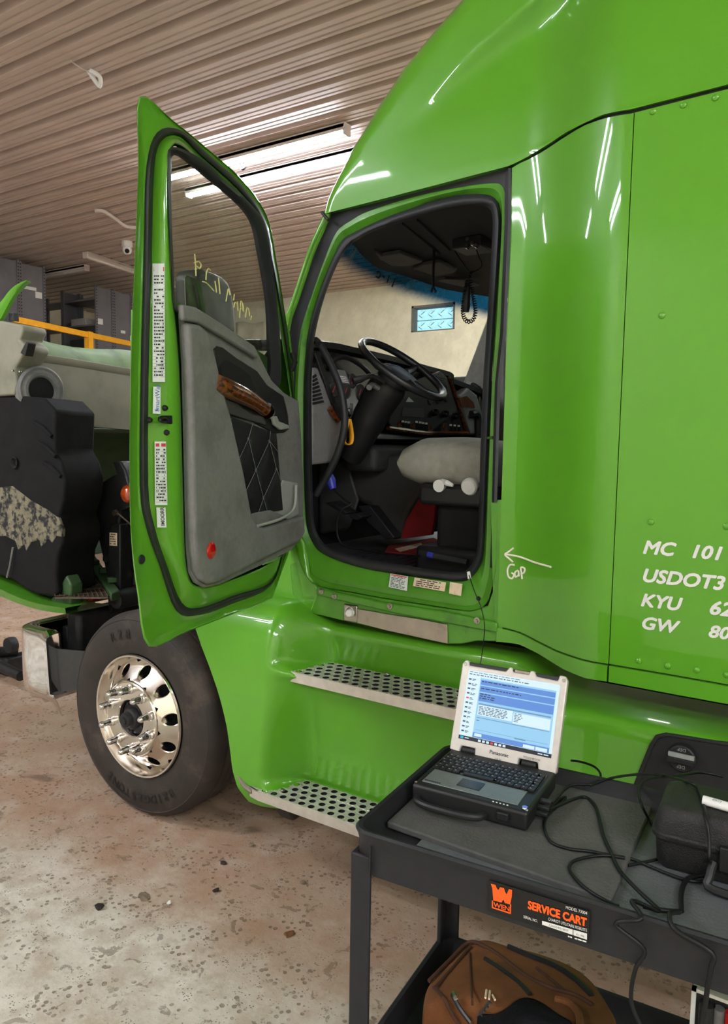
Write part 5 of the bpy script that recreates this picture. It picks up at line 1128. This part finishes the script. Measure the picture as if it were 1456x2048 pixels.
# CB radio and microphone
YC_ = .9
t = empty('cb_radio', P(940, 475, 'y', YC_), 'small cb radio with chrome knobs under the cab roof', 'radio')
c = P(938, 484, 'y', YC_); mk('radio_body', G().box(c+V(0, .05, -.004), (.15, .16, .05)), 'black_plastic', t, bevel=.006)
for q in ((938, 480), (947, 488), (954, 492), (936, 494)): mk('knob', G().lathe([(0, -.02), (.009, -.02), (.011, 0)], P(*q, 'y', YC_-.03), (0, 1, 0), 10), 'chrome', t)
t = empty('cb_microphone', P(934, 600, 'y', YC_), 'black handheld microphone hanging on its coiled cord from the radio', 'microphone')
mk('microphone_body', G().tube([P(937, 560, 'y', YC_), P(936, 575, 'y', YC_), P(934, 590, 'y', YC_), P(932, 612, 'y', YC_), P(931, 624, 'y', YC_)], [.008, .012, .017, .021, .016], 12), 'black_plastic', t)
path = cr([P(*q, 'y', YC_-.01) for q in ((944, 542), (940, 552), (944, 575), (948, 600), (951, 620), (948, 636), (940, 643), (931, 640), (926, 626), (927, 605), (931, 580), (935, 556))], 14)
hel = []
Ls = 0
for i, p in enumerate(path):
    if i: Ls += (path[i]-path[i-1]).length
    tt = (path[min(i+1, len(path)-1)]-path[max(i-1, 0)]).normalized(); x_, y_, _ = frame(tt, (0, 1, 0)); 
    hel.append((p, x_, y_, Ls))
pts = []
for i in range(len(hel)-1):
    for k in range(3):
        f = k/3; p = hel[i][0]*(1-f)+hel[i+1][0]*f; s__ = hel[i][3]*(1-f)+hel[i+1][3]*f; a = s__/.011*2*math.pi
        pts.append(p+hel[i][1]*(.0085*math.cos(a))+hel[i][2]*(.0085*math.sin(a)))
mk('coiled_cord', G().tube(pts, .0026, 5), 'cable', t)
mk('cord_lead', G().tube(cr([P(*q, 'y', YC_-.01) for q in ((910, 502), (922, 522), (938, 542))], 3), .003, 6).tube(cr([P(*q, 'y', YC_-.01) for q in ((953, 500), (958, 515), (964, 530), (955, 540), (944, 543))], 3), .003, 6), 'cable', t)

# ================================================================ SERVICE CART AND WHAT STANDS ON IT
ca = math.radians(4.0); KX = V(math.cos(ca), math.sin(ca), 0); KY = V(-math.sin(ca), math.cos(ca), 0); KO = V(-.93, -.997, 0)
CL, CW = 1.10, .58; ZR_, ZT_ = .97, .915
def K(u, v, z): return KO+KX*u+KY*v+V(0, 0, z)
KR = (KX, KY, V(0, 0, 1))
def KA(px, py, off=0.0): return Ppl(px, py, KO-KY*off, KY)
cart = empty('service_cart', K(CL/2, CW/2, 0), 'dark grey plastic service cart with an orange logo plate', 'cart')
def rrect(u0, u1, v0, v1, r, n=6):
    out = []
    for (cu, cv, a0) in ((u1-r, v1-r, 0), (u0+r, v1-r, 90), (u0+r, v0+r, 180), (u1-r, v0+r, 270)):
        for i in range(n+1):
            a = math.radians(a0+90*i/n); out.append((cu+r*math.cos(a), cv+r*math.sin(a)))
    return out
def tray(name, zr, zt, apron):
    def lp(ins, z, r): return [K(u, v, z) for u, v in rrect(ins, CL-ins, ins, CW-ins, r)]
    g = G(); g.loft([lp(.006, zr-apron, .04), lp(.004, zr-.03, .042), lp(0, zr-.014, .045), lp(-.003, zr-.005, .045), lp(.002, zr, .045), lp(.011, zr-.002, .04), lp(.013, zr-.012, .038), lp(.02, zt+.006, .03), lp(.026, zt, .028)], True, (False, True))
    g.loft([lp(.006, zr-apron, .04), lp(.014, zr-apron, .036), lp(.018, zt-.01, .03)], True, (False, True))
    return mk(name, g, 'cart', cart, ang=40)
tray('top_tray', ZR_, ZT_, .105); tray('lower_tray', .37, .30, .10)
for (u, v) in ((.035, .035), (CL-.035, .035), (.035, CW-.035), (CL-.035, CW-.035)):
    su = 1 if u < .5 else -1; sv = 1 if v < .3 else -1
    g = G(); g.prism([K(u-su*.034, v-sv*.034, .06), K(u+su*.018, v-sv*.034, .06), K(u+su*.018, v-sv*.022, .06), K(u-su*.02, v-sv*.022, .06), K(u-su*.02, v+sv*.018, .06), K(u-su*.034, v+sv*.018, .06)], (0, 0, ZR_-.06-.06)); mk('leg', g, 'cart', cart, bevel=.004)
    mk('caster', G().lathe([(0, -.016), (.03, -.016), (.05, -.012), (.052, 0), (.05, .012), (.03, .016), (0, .016)], K(u, v, .052), KY, 20), 'rubber', cart)
mk('tray_liner', G().box(K(CL/2+.05, CW/2, ZT_+.004), (CL-.16, CW-.07, .007), KR), 'cart_tray', cart)
ring = [(.06, .9), (.1, .9), (.1, .9)]
mk('apron_rib', G().box(K(.055, -.0015, .905), (.004, .006, .07), KR), 'cart', cart, bevel=.001)
# logo plate
g = G(); PQ = [KA(*q, .002) for q in ((978, 1760), (1180, 1823), (1177, 1887), (977, 1822))]
g.prism(PQ, KY*.002, 0)
def zp(x, y): return (960+x*.17857, 1740+y*.17857)
def Z8(x, y, off=.0032): return KA(*zp(x, y), off)
W_ = [(120, 152), (174, 167), (186, 200), (205, 225), (225, 192), (268, 202), (282, 245), (298, 272), (325, 212), (360, 224), (356, 300), (338, 386), (298, 374), (280, 372), (262, 330), (240, 364), (190, 350), (150, 344), (136, 200)]
g.add([Z8(*p) for p in W_], [tuple(range(len(W_)))], 1)
for a, b, c_, d_ in (((133, 340), (147, 344), (147, 425), (133, 425)), ((133, 410), (347, 478), (347, 496), (133, 426)), ((336, 380), (349, 384), (347, 494), (334, 488))): g.add([Z8(*p) for p in (a, b, c_, d_)], [(0, 1, 2, 3)], 1)
def ptext(txt, p0, p1, hpx, mi, bold=0.0, wfit=True):
    o = Z8(*p0, .0034); e = Z8(*p1, .0034); gg = G(); size = 1.0
    gg.text(txt, V(0, 0, 0), (1, 0, 0), (0, 1, 0), 1.0, fat=bold); mx = max(v.x for v in gg.v); my = .72
    tp_ = Z8(p0[0], p0[1]-hpx, .0034); h = (tp_-o).length; wd = (e-o).length; ex = (e-o).normalized(); ey = V(0, 0, 1)
    g.add([o+ex*(v.x*wd/mx)+ey*(v.y*h/my)-KY*v.z for v in gg.v], gg.f, mi)
ptext('WEN', (152, 408), (330, 462), 52, 1, .02); ptext('SERVICE CART', (535, 428), (1195, 632), 88, 1, .05)
ptext('MODEL 73004', (958, 432), (1200, 502), 34, 2); ptext('CHARIOT UTILITAIRE ROBUSTE', (762, 562), (1198, 694), 34, 2); ptext('SERIAL NO.', (485, 536), (645, 588), 32, 2)
g.add([Z8(*p) for p in ((695, 568), (1198, 712), (1198, 782), (695, 612))], [(0, 1, 2, 3)], 2)
g.add([Z8(*p, .0034) for p in ((1038, 666), (1046, 668), (1046, 736), (1038, 733))], [(0, 1, 2, 3)], 3)
ptext2 = lambda t, a, b, h: ptext(t, a, b, h, 3)
ptext2('12602901807', (765, 626), (990, 694), 24); ptext2('61198', (1076, 728), (1165, 756), 22); [g.add([Z8(*p) for p in ((a, 735+(a-985)*.3), (b, 735+(b-985)*.3), (b, 750+(b-985)*.3), (a, 750+(a-985)*.3))], [(0, 1, 2, 3)], 2) for a, b in ((985, 1005), (1010, 1030), (1060, 1090), (1096, 1140), (1146, 1192))]
mk('logo_plate', g, ['black_gloss', 'orange', 'letter_white', 'ink'], cart, smooth=False)
# rubber mats lying in the tray
MT = .937
def kclamp(p):
    d_ = p-KO; return K(max(.032, d_.dot(KX)), max(.032, min(CW-.034, d_.dot(KY))), MT)
mp = [kclamp(P(*q, 'z', MT)) for q in ((765, 1640), (1222, 1800), (1308, 1604), (1150, 1562), (905, 1510))]
mk('rubber_mat', G().prism(mp, (0, 0, MT*-1+.9195)), 'cart_mat', label='worn grey rubber mat under the laptop', cat='mat', bevel=.004)

# ---------------------------------------------------------------- laptop
LB = .9385; LT = LB+.048
LO = V(-.926, -.488, 0); LX = V(-.622+.926, -.466+.488, 0).normalized(); LYv = V(-LX.y, LX.x, 0); LW, LDp = .305, .262
def Q(u, v, z): return LO+LX*u+LYv*(v-LDp)+V(0, 0, z)       # v = 0 front edge, LDp = hinge edge
LRr = (LX, LYv, V(0, 0, 1))
lap = empty('laptop', Q(LW/2, LDp/2, LB), 'rugged laptop with a lit screen, open on the cart', 'laptop')
mk('base', G().box(Q(LW/2, LDp/2, (LB+LT)/2), (LW, LDp, LT-LB), LRr), 'key', lap, bevel=.008, seg=3)
mk('palm_rest', G().box(Q(.145, .066, LT+.0005), (.255, .082, .003), LRr), 'laptop_rest', lap, bevel=.001)
mk('touchpad', G().box(Q(.135, .068, LT+.0025), (.062, .046, .002), LRr), 'black_gloss', lap, bevel=.001)
kb = mk('keyboard', G().box(Q(.15, .168, LT+.0005), (.282, .112, .003), LRr), 'black_gloss', lap, bevel=.001)
kk = G().box((0, 0, 0), (.0165, .0148, .004)); kk.box((-.003, .002, .0022), (.004, .003, .0004), mi=1); k0 = None
R3 = Matrix(((LX.x, LYv.x, 0, 0), (LX.y, LYv.y, 0, 0), (0, 0, 1, 0), (0, 0, 0, 1)))
for r in range(6):
    n_ = 15
    for i in range(n_):
        if r == 0 and 4 <= i <= 8: continue
        mw = Matrix.Translation(Q(.0195+i*.01855+(.004*(r % 3) if i < 14 else 0), .118+r*.0178, LT+.004))@R3
        if k0 is None: k0 = mk('key', kk, ['key', 'grey_trim_lt'], kb, world=mw, smooth=False)
        else: inst(k0, mw, kb)
mk('key', G().box(Q(.142, .118, LT+.004), (.092, .0148, .004), LRr), 'key', kb, smooth=False)
hp = [Q(*p) for p in ((.02, -.004, LT-.03), (.03, -.03, LT-.028), (.07, -.045, LT-.026), (.15, -.045, LT-.026), (.19, -.03, LT-.028), (.2, -.004, LT-.03))]
mk('handle', G().tube(cr(hp, 4), .009, 10), 'black_plastic', lap)
mk('front_latch', G().box(Q(.245, -.003, LT-.022), (.03, .012, .02), LRr), 'dark_metal', lap, bevel=.003)
mk('power_button', G().lathe([(0, .003), (.007, .003), (.008, 0)], Q(.292, .02, LT+.001), (0, 0, 1), 14), 'chrome', lap)
for i in range(5): mk('status_light', G().box(Q(.215+.009*i, .012, LT+.001), (.004, .0015, .002), LRr), 'white_plastic', lap)
for x in (.006, LW-.006): mk('corner_screw', G().sph(Q(x, .012, LT), .004, nu=8, nv=5), 'chrome', lap)
# lid
tl = math.radians(20); LU = V(0, 0, 1)*math.cos(tl)+LYv*math.sin(tl); LN = LX.cross(LU)
HL = .252
def S(u, h, n=0.0): return Q(u, LDp-.006, LT+.004)+LU*h+LN*n
outl = [(0, -.004), (.03, -.008), (.035, .012), (.075, .012), (.078, -.02), (.2, -.02), (.203, .012), (.255, .012), (.26, -.012), (.3, -.012), (.308, -.004), (.308, HL-.012), (.3, HL), (.285, HL-.0), (.282, HL-.016), (.222, HL-.014), (.213, HL), (.203, HL), (.2, HL-.012), (.154, HL-.012), (.15, HL), (.142, HL), (.132, HL-.014), (.022, HL-.014), (.018, HL), (.008, HL), (0, HL-.012)]
lid = mk('screen_lid', G().prism([S(u-.002, h) for u, h in outl], LN*-.02), 'laptop_silver', lap, bevel=.003)
mk('lid_rubber', G().prism([S(u, h, -.004) for u, h in ((.018, HL-.02), (.29, HL-.02), (.29, HL-.004), (.018, HL-.004))], LN*-.02), 'rubber', lid, bevel=.002)
mk('lid_clip', G().prism([S(u, h, -.001) for u, h in ((.155, HL-.013), (.199, HL-.013), (.199, HL-.003), (.155, HL-.003))], LN*-.012), 'steel', lid, bevel=.002)
for u in (.055, .229): mk('hinge', G().tube([S(u-.02, .002, -.012), S(u+.02, .002, -.012)], .011, 12), 'key', lap)
for u, h in ((.008, HL-.012), (.296, HL-.012)): mk('lid_screw', G().lathe([(0, .001), (.004, .001), (.005, 0)], S(u, h, .0005), LN, 10), 'steel', lid)
def EM(n, c, s=1.0): 
    m = M(n, (8, 8, 10), rough=.3, var=.0, emit=s*1.15, ecol=c); return n
EM('ui_white', (214, 240, 252), 0.42); EM('ui_pale', (150, 205, 240), 0.42); EM('ui_blue', (92, 140, 215), 0.42); EM('ui_grey', (120, 160, 200), 0.35); EM('ui_dark', (14, 26, 44), 0.35); EM('ui_text', (60, 90, 120), 0.30); EM('ui_red', (220, 60, 80), 0.40); EM('ui_cyan', (30, 170, 200), 0.45)
UI = ['ui_white', 'ui_pale', 'ui_blue', 'ui_grey', 'ui_dark', 'ui_text', 'ui_red', 'ui_cyan']
sx0, sx1, sh0, sh1 = .02, .288, .03, HL-.026
g = G()
def R_(a, b, c_, d_, mi, lay=1):     # normalised screen rectangle, y down
    ff = lambda x, y: S(sx0+(sx1-sx0)*x, sh1-(sh1-sh0)*y, .0006+.0002*lay)
    g.add([ff(a, b), ff(c_, b), ff(c_, d_), ff(a, d_)], [(0, 1, 2, 3)], mi)
R_(0, 0, 1, 1, 0, 0); R_(0, .945, 1, 1, 4); R_(.15, .09, .97, .94, 1)
for y0, y1 in ((.115, .185), (.2, .285), (.3, .42)): R_(.16, y0, .965, y1, 2, 2)
R_(.17, .45, .95, .47, 3, 2); R_(.17, .475, .55, .62, 0, 2); R_(.56, .49, .95, .64, 0, 2); R_(.17, .65, .95, .66, 3, 2); R_(.15, .87, .97, .94, 2, 2); R_(.17, .88, .25, .92, 0, 3); R_(.7, .89, .82, .935, 0, 3); R_(.83, .89, .95, .935, 0, 3); R_(.6, .835, .72, .842, 4, 3); R_(.17, .825, .95, .83, 3, 2)
rr = random.Random(5)
def words(x0, y, x1, h, mi=5, lay=3):
    x = x0
    while x < x1:
        w_ = rr.uniform(.015, .05)
        if x+w_ > x1: break
        R_(x, y, x+w_, y+h, mi, lay); x += w_+.012
words(.02, .02, .6, .008); words(.02, .05, .68, .012)
for y in (.13, .23): words(.17, y, .62, .012, 4)
for y in (.31, .34, .37): words(.17, y, .34, .012, 4)
for i in range(6): words(.18, .49+i*.021, .52, .01); words(.57, .5+i*.021, .66, .009)
words(.17, .69, .22, .01)
for i in range(12):
    R_(.02, .12+i*.068, .05, .142+i*.068, 6 if i == 4 else 5, 1); words(.06, .122+i*.068, .13, .01, 5, 1); words(.06, .14+i*.068, .11, .009, 5, 1)
R_(.02, .955, .055, .99, 7, 2); words(.07, .965, .13, .012, 0, 2)
for i in range(7): R_(.22+i*.045, .958, .25+i*.045, .988, 6 if i == 3 else 0, 2)
words(.86, .965, .99, .014, 0, 2)
mk('screen', g, UI, lid, smooth=False)
mk('maker_lettering', G().text('Panasonic', S(.144, .008, .0008), LX, LU, .014, align='CENTER', bold=.012), 'ink', lid, smooth=False)
mk('maker_lettering', G().text('CF-31', S(.144, -.006, .0008), LX, LU, .008, align='CENTER'), 'ink', lid, smooth=False)
mk('maker_lettering', G().text('TOUGHBOOK', S(.236, .016, .0008), LX, LU, .0075, align='CENTER'), 'ink', lid, smooth=False)
g = G()
for i in range(8): g.box(Q(.024+.0055*i, .034, LT+.0022), (.004, .006, .0006), LRr)
mk('palm_rest_mark', g, 'ink', lap, smooth=False, kind='stuff')
for v_, z_ in ((.11, LT-.014), (.09, LT-.022), (.075, LT-.03)): mk('usb_plug', G().box(Q(LW+.014, v_, z_), (.03, .014, .009), LRr), 'black_plastic', lap, bevel=.002)

# ---------------------------------------------------------------- hard case and things on it
XC = -.335
cs = empty('hard_case', V(-.14, -.6, ZT_), 'black hard plastic equipment case at the right end of the cart', 'case')
CR = (LX, LYv, V(0, 0, 1)); cc = V(-.135, -.575, 0); cw, cdp = .40, .19
def C_(u, v, z): return cc+LX*u+LYv*v+V(0, 0, z)
def cbox(du, dv, z0, z1, r): return [[C_(u, v, z) for u, v in rr2(du, dv, r)] for z in (z0, z1)]
def rr2(du, dv, r, n=5):
    out = []
    for (su, sv, a0) in ((1, 1, 0), (-1, 1, 90), (-1, -1, 180), (1, -1, 270)):
        for i in range(n+1): a = math.radians(a0+90*i/n); out.append((su*(du/2-r)+r*math.cos(a), sv*(dv/2-r)+r*math.sin(a)))
    return out
def cl(du, dv, z, r): return [C_(u, v, z) for u, v in rr2(du, dv, r)]
z0 = ZT_+.0085
mk('case_bottom', G().loft([cl(cw-.03, cdp-.03, z0, .02), cl(cw-.012, cdp-.012, z0+.012, .026), cl(cw-.004, cdp-.004, z0+.07, .03)], True, (True, True)), 'case', cs, ang=40)
mk('case_rim', G().loft([cl(cw+.002, cdp+.002, z0+.068, .032), cl(cw+.012, cdp+.012, z0+.074, .034), cl(cw+.012, cdp+.012, z0+.082, .034), cl(cw+.004, cdp+.004, z0+.086, .032)], True, (True, True)), 'case', cs, ang=40)
mk('case_lid', G().loft([cl(cw, cdp, z0+.084, .03), cl(cw-.006, cdp-.006, z0+.118, .03), cl(cw-.02, cdp-.02, z0+.136, .03), cl(cw-.05, cdp-.045, z0+.143, .025)], True, (True, True)), 'case', cs, ang=40)
mk('case_latch', G().box(C_(-.04, -cdp/2-.008, z0+.065), (.05, .014, .055), CR), 'black_plastic', cs, bevel=.003)
mk('case_handle', G().tube(cr([C_(*p) for p in ((-.075, -.1, z0+.05), (-.08, -.125, z0+.03), (-.07, -.14, z0+.012), (.07, -.14, z0+.012), (.08, -.125, z0+.03), (.075, -.1, z0+.05))], 4), .009, 8), 'black_plastic', cs)
zt2 = z0+.143
a = P(1405, 1600, 'z', zt2+.012); b_ = a+V(.09, .004, 0)*1.0
t = empty('marker_pen', a, 'white paint marker lying on top of the black case', 'marker')
a = P(1406, 1600, 'z', zt2+.011); b_ = P(1470, 1618, 'z', zt2+.011); mk('barrel', G().tube([a, b_], .0105, 14), 'white_plastic', t); d_ = (b_-a).normalized()
mk('barrel_lettering', G().text('CQ', a+d_*.04+V(0, 0, .011)-V(-d_.y, d_.x, 0)*.004, d_*-1, V(d_.y, -d_.x, 0), .013), 'ink_blue', t, smooth=False)
c = P(1462, 1560, 'z', zt2+.03); t = empty('scan_device', (c.x+.03, c.y, zt2), 'black wedge-shaped device resting on the case at the frame edge', 'device')
g = G(); g.prism([C_(.13, -.03, zt2), C_(.2, -.03, zt2), C_(.2, .09, zt2), C_(.115, .09, zt2)], (0, 0, .035)); mk('device_body', g, 'device', t, bevel=.008)
mk('device_screw', G().sph(C_(.128, .075, zt2+.035), .004, nu=8, nv=5), 'chrome', t)

# ---------------------------------------------------------------- cables
def cable(pts, r, label, cat='cable', k=6):
    o = mk('data_cable', G().tube(cr(pts, k), r, 8), 'cable', label=label, cat=cat, ang=80); return o
zc = MT+.005; zd = ZT_+.0135
Z = lambda lst, z: [P(*q, 'z', z) for q in lst]
cable([Q(LW+.03, .11, LT-.014)]+Z([(1140, 1572)], zc+.008)+Z([(1177, 1569), (1196, 1562), (1201, 1548), (1188, 1533), (1163, 1524)], zc+.02)+Z([(1142, 1521)], zc+.015), .0032, 'thin black cable curling behind the laptop hinge')
cable([Q(LW+.03, .09, LT-.022)]+Z([(1163, 1594), (1188, 1609), (1199, 1639), (1207, 1672), (1223, 1707), (1240, 1742)], zc)+Z([(1278, 1783), (1318, 1822)], zd+.01)+[K(.62, .03, ZR_+.006), K(.645, -.012, ZR_+.002), K(.60, -.02, .95)]+[KA(*q, .012) for q in ((1288, 1898), (1272, 1935), (1263, 1975), (1264, 2010), (1282, 2052), (1310, 2100))], .0042, 'black cable from the laptop that loops over the cart edge by the logo')
cable([Q(LW+.03, .075, LT-.03)]+Z([(1131, 1596), (1114, 1603), (1095, 1631), (1089, 1655), (1101, 1683), (1136, 1697), (1182, 1703), (1223, 1711)], zc)+Z([(1264, 1718), (1305, 1735), (1359, 1756), (1400, 1763), (1424, 1752), (1414, 1730), (1381, 1714), (1346, 1712), (1305, 1721), (1256, 1731)], zd), .0036, 'black cable making a wide loop across the mat and tray')
cable(Z([(1180, 1572), (1223, 1556), (1286, 1548), (1332, 1552)], zc+.03)+Z([(1373, 1563), (1395, 1576)], zt2+.004)+[C_(-.105, -.04, zt2+.004), C_(-.095, -.09, zt2-.004), C_(-.085, -.112, z0+.1), C_(-.085, -.118, z0+.06)]+Z([(1403, 1700), (1373, 1711), (1350, 1705)], zd), .0034, 'black cable draped over the left end of the hard case')
cable(Z([(1445, 1553), (1400, 1545)], zt2+.01)+Z([(1346, 1553), (1299, 1557), (1278, 1576), (1283, 1609)], zc+.03)+Z([(1299, 1640), (1314, 1662)], zd), .0034, 'black cable looping down between the mat and the hard case')
cable(Z([(1250, 1716), (1215, 1711), (1182, 1713), (1148, 1722), (1139, 1738), (1155, 1762), (1182, 1784), (1210, 1800)], zc)+[KA(1236, 1812, -.03)], .0036, 'black cable bending in a hook on the front of the mat')
cable(Z([(1500, 1741), (1456, 1745), (1414, 1748), (1378, 1757), (1366, 1773), (1362, 1796), (1363, 1822)], zd+.002), .0055, 'thick black cable bending sharply on the tray at the frame edge')
cable(Z([(1286, 1812), (1320, 1820), (1359, 1824)], zd+.01)+[K(.69, .022, ZR_+.006), K(.705, -.006, ZR_-.004)]+[KA(*q, .012) for q in ((1423, 1905), (1422, 1935), (1416, 1970), (1410, 2010), (1402, 2055), (1395, 2100))], .0048, 'black cable hanging straight down the cart side at right')

# ---------------------------------------------------------------- tool bag on the lower shelf
def yb_(x): return 1872+(x-950)*.30 if x > 960 else 1875+(960-x)*.9
def BY(px, py):
    e = 1870+max(0, px-960)*.34; return max(-.80, -.50-.0024*(py-e))
def BS(px, py, off=0.0): q = P(px, py, 'y', BY(px, py)); return q+(CAM-q).normalized()*off
bag = empty('tool_bag', K(.3, .3, .30), 'brown canvas tool bag with black zippers on the lower shelf', 'bag')
xsb = [845, 862, 890, 918, 945, 975, 1010, 1050, 1090, 1130, 1165, 1195, 1222, 1242]
def edge_top(x): return interp([(845, 1985), (856, 1962), (900, 1915), (945, 1874), (960, 1868), (985, 1870), (1010, 1884), (1060, 1893), (1130, 1918), (1165, 1938), (1190, 1956), (1210, 2000), (1242, 2046)], x)
rr = random.Random(11); rows = []
for j in range(9):
    f = j/8; rows.append([BS(x, edge_top(x)+f*(2150-edge_top(x)), .010*math.sin(x*.045+f*6)*math.sin(f*7+x*.02)+rr.uniform(-.003, .003)) for x in xsb])
back = [V(p.x-.01, p.y+.03, p.z-.05) for p in rows[0]]; back2 = [V(p.x, min(p.y+.05, -.45), .305) for p in rows[0]]
front2 = [V(p.x, p.y-.01, .305) for p in rows[-1]]
allr = [back2, back]+rows+[front2]
g = G(); g.loft(allr, False); fl_ = [r[0] for r in allr]; fr_ = [r[-1] for r in allr]
g.add([p for p in fl_]+[V(p.x, p.y, .303) for p in fl_], [(i, i+1, len(fl_)+i+1, len(fl_)+i) for i in range(len(fl_)-1)]); g.add([p for p in fr_]+[V(p.x, p.y, .303) for p in fr_], [(i, i+1, len(fr_)+i+1, len(fr_)+i) for i in range(len(fr_)-1)])
mk('bag_body', g, 'canvas', bag, ang=60, sub=2)
def bl(name, pix, r, mat, off=.006): return mk(name, G().tube([BS(q[0], q[1], off) for q in cr2(pix, 6)], r, 7), mat, bag)
bl('zipper', [(970, 1917), (1000, 1937), (1035, 1963), (1060, 1990)], .006, 'leather', .008); bl('zipper', [(1016, 1893), (1060, 1912), (1110, 1932), (1150, 1958), (1183, 1990)], .0075, 'leather', .008); bl('zipper', [(905, 1990), (918, 2015), (940, 2045)], .006, 'leather', .01)
bl('piping', [(858, 1962), (900, 1920), (938, 1885), (970, 1893), (1005, 1915), (1050, 1950), (1100, 1975), (1150, 1990), (1185, 2010)], .0055, 'canvas_dark', .006)
bl('piping', [(873, 1972), (905, 1935), (942, 1892)], .004, 'canvas_dark', .008); bl('piping', [(1073, 1936), (1100, 1958), (1131, 1984)], .004, 'canvas_dark', .007); bl('piping', [(939, 1905), (942, 1960), (945, 2010)], .003, 'canvas_dark', .006); bl('piping', [(868, 1975), (890, 2000), (905, 2030), (925, 2060)], .005, 'canvas_dark', .01)
bl('handle_strap', [(1160, 2060), (1158, 2030), (1140, 2008), (1110, 1998)], .009, 'canvas', .012)
bl('zipper_pull', [(908, 1987), (912, 1998)], .006, 'steel', .016)
g = G(); 
for q in (((973, 1980), (971, 1996)), ((980, 1982), (978, 1998)), ((985, 1990), (990, 2000))): g.tube([BS(*q[0], .014), BS(*q[1], .014)], .0028, 5, mi=0)
for k, q in enumerate(((978, 2006), (972, 2014), (966, 2022), (960, 2030))): g.tube([BS(q[0]-5, q[1]+5, .014), BS(q[0], q[1]-3, .014), BS(q[0]+5, q[1]+2, .014)], .003, 5, mi=1)
mk('embroidered_mark', g, ['sticker_old', 'ink'], bag, kind='stuff')
rows = []
for j in range(8):
    f = j/7; rows.append([BS(955+190*i/9, 2003+12*math.sin(i*.9)+abs(i-4)*6+f*110, .012+.045*math.sin(math.pi*f*.7)*math.sin(math.pi*(i+.5)/10)+rr.uniform(-.005, .005)) for i in range(10)])
g = G(); g.loft(rows, False); mk('work_cloth', g, 'black_cloth', label='crumpled black cloth lying on the brown tool bag', cat='cloth', sub=2, solid=.006)
# assortment box at the right end of the lower shelf
AY = -.62
q = P(1383, 1976, 'y', AY); x0_, z1_ = q.x, q.z
t = empty('assortment_box', (x0_+.14, AY+.03, .30), 'clear-fronted box of grey and red tubing on the lower shelf', 'box')
mk('box_body', G().box((x0_+.15, AY+.04, (.303+z1_)/2), (.30, .06, z1_-.303)), 'paper', t, bevel=.003)
g = G()
for c_, s in (((x0_+.005, AY+.008, (.303+z1_)/2), (.01, .01, z1_-.303)), ((x0_+.295, AY+.008, (.303+z1_)/2), (.01, .01, z1_-.303)), ((x0_+.15, AY+.008, z1_-.004), (.30, .01, .008)), ((x0_+.15, AY+.008, .309), (.30, .01, .012))): g.box(c_, s)
mk('box_border', g, 'paper', t)
mk('box_back', G().box((x0_+.15, AY+.0095, (.303+z1_)/2), (.28, .002, z1_-.32)), 'black_plastic', t)
zz = (.32, z1_-.02)
for x, r, m_ in ((.035, .017, 'device'), (.06, .012, 'grey_trim'), (.085, .014, 'red_lens'), (.112, .014, 'red_lens'), (.14, .014, 'red_lens'), (.17, .014, 'grey_trim'), (.2, .014, 'grey_trim')):
    mk('tubing_roll', G().tube([V(x0_+x, AY-.004, zz[0]), V(x0_+x, AY-.004, zz[1])], r, 12), m_, t)
# thin wire from the cab sill down past the sleeper
mk('hanging_wire', G().tube(cr([P(938, 1150, 'y', .205), P(948, 1180, 'y', .18), P(962, 1215, 'y', .17), P(969, 1250, 'y', .17), P(967, 1285, 'y', .17), P(962, 1320, 'y', .16), P(955, 1360, 'y', .1), P(945, 1420, 'y', -.1)], 5), .0018, 6), 'cable', label='thin dark wire hanging from the door sill towards the laptop', cat='wire')
t = mk('wire_clip', G().tube([P(937, 1144, 'y', .215), P(939, 1158, 'y', .205)], .007, 8), 'white_plastic', label='small white clip at the rear corner of the door sill', cat='clip')
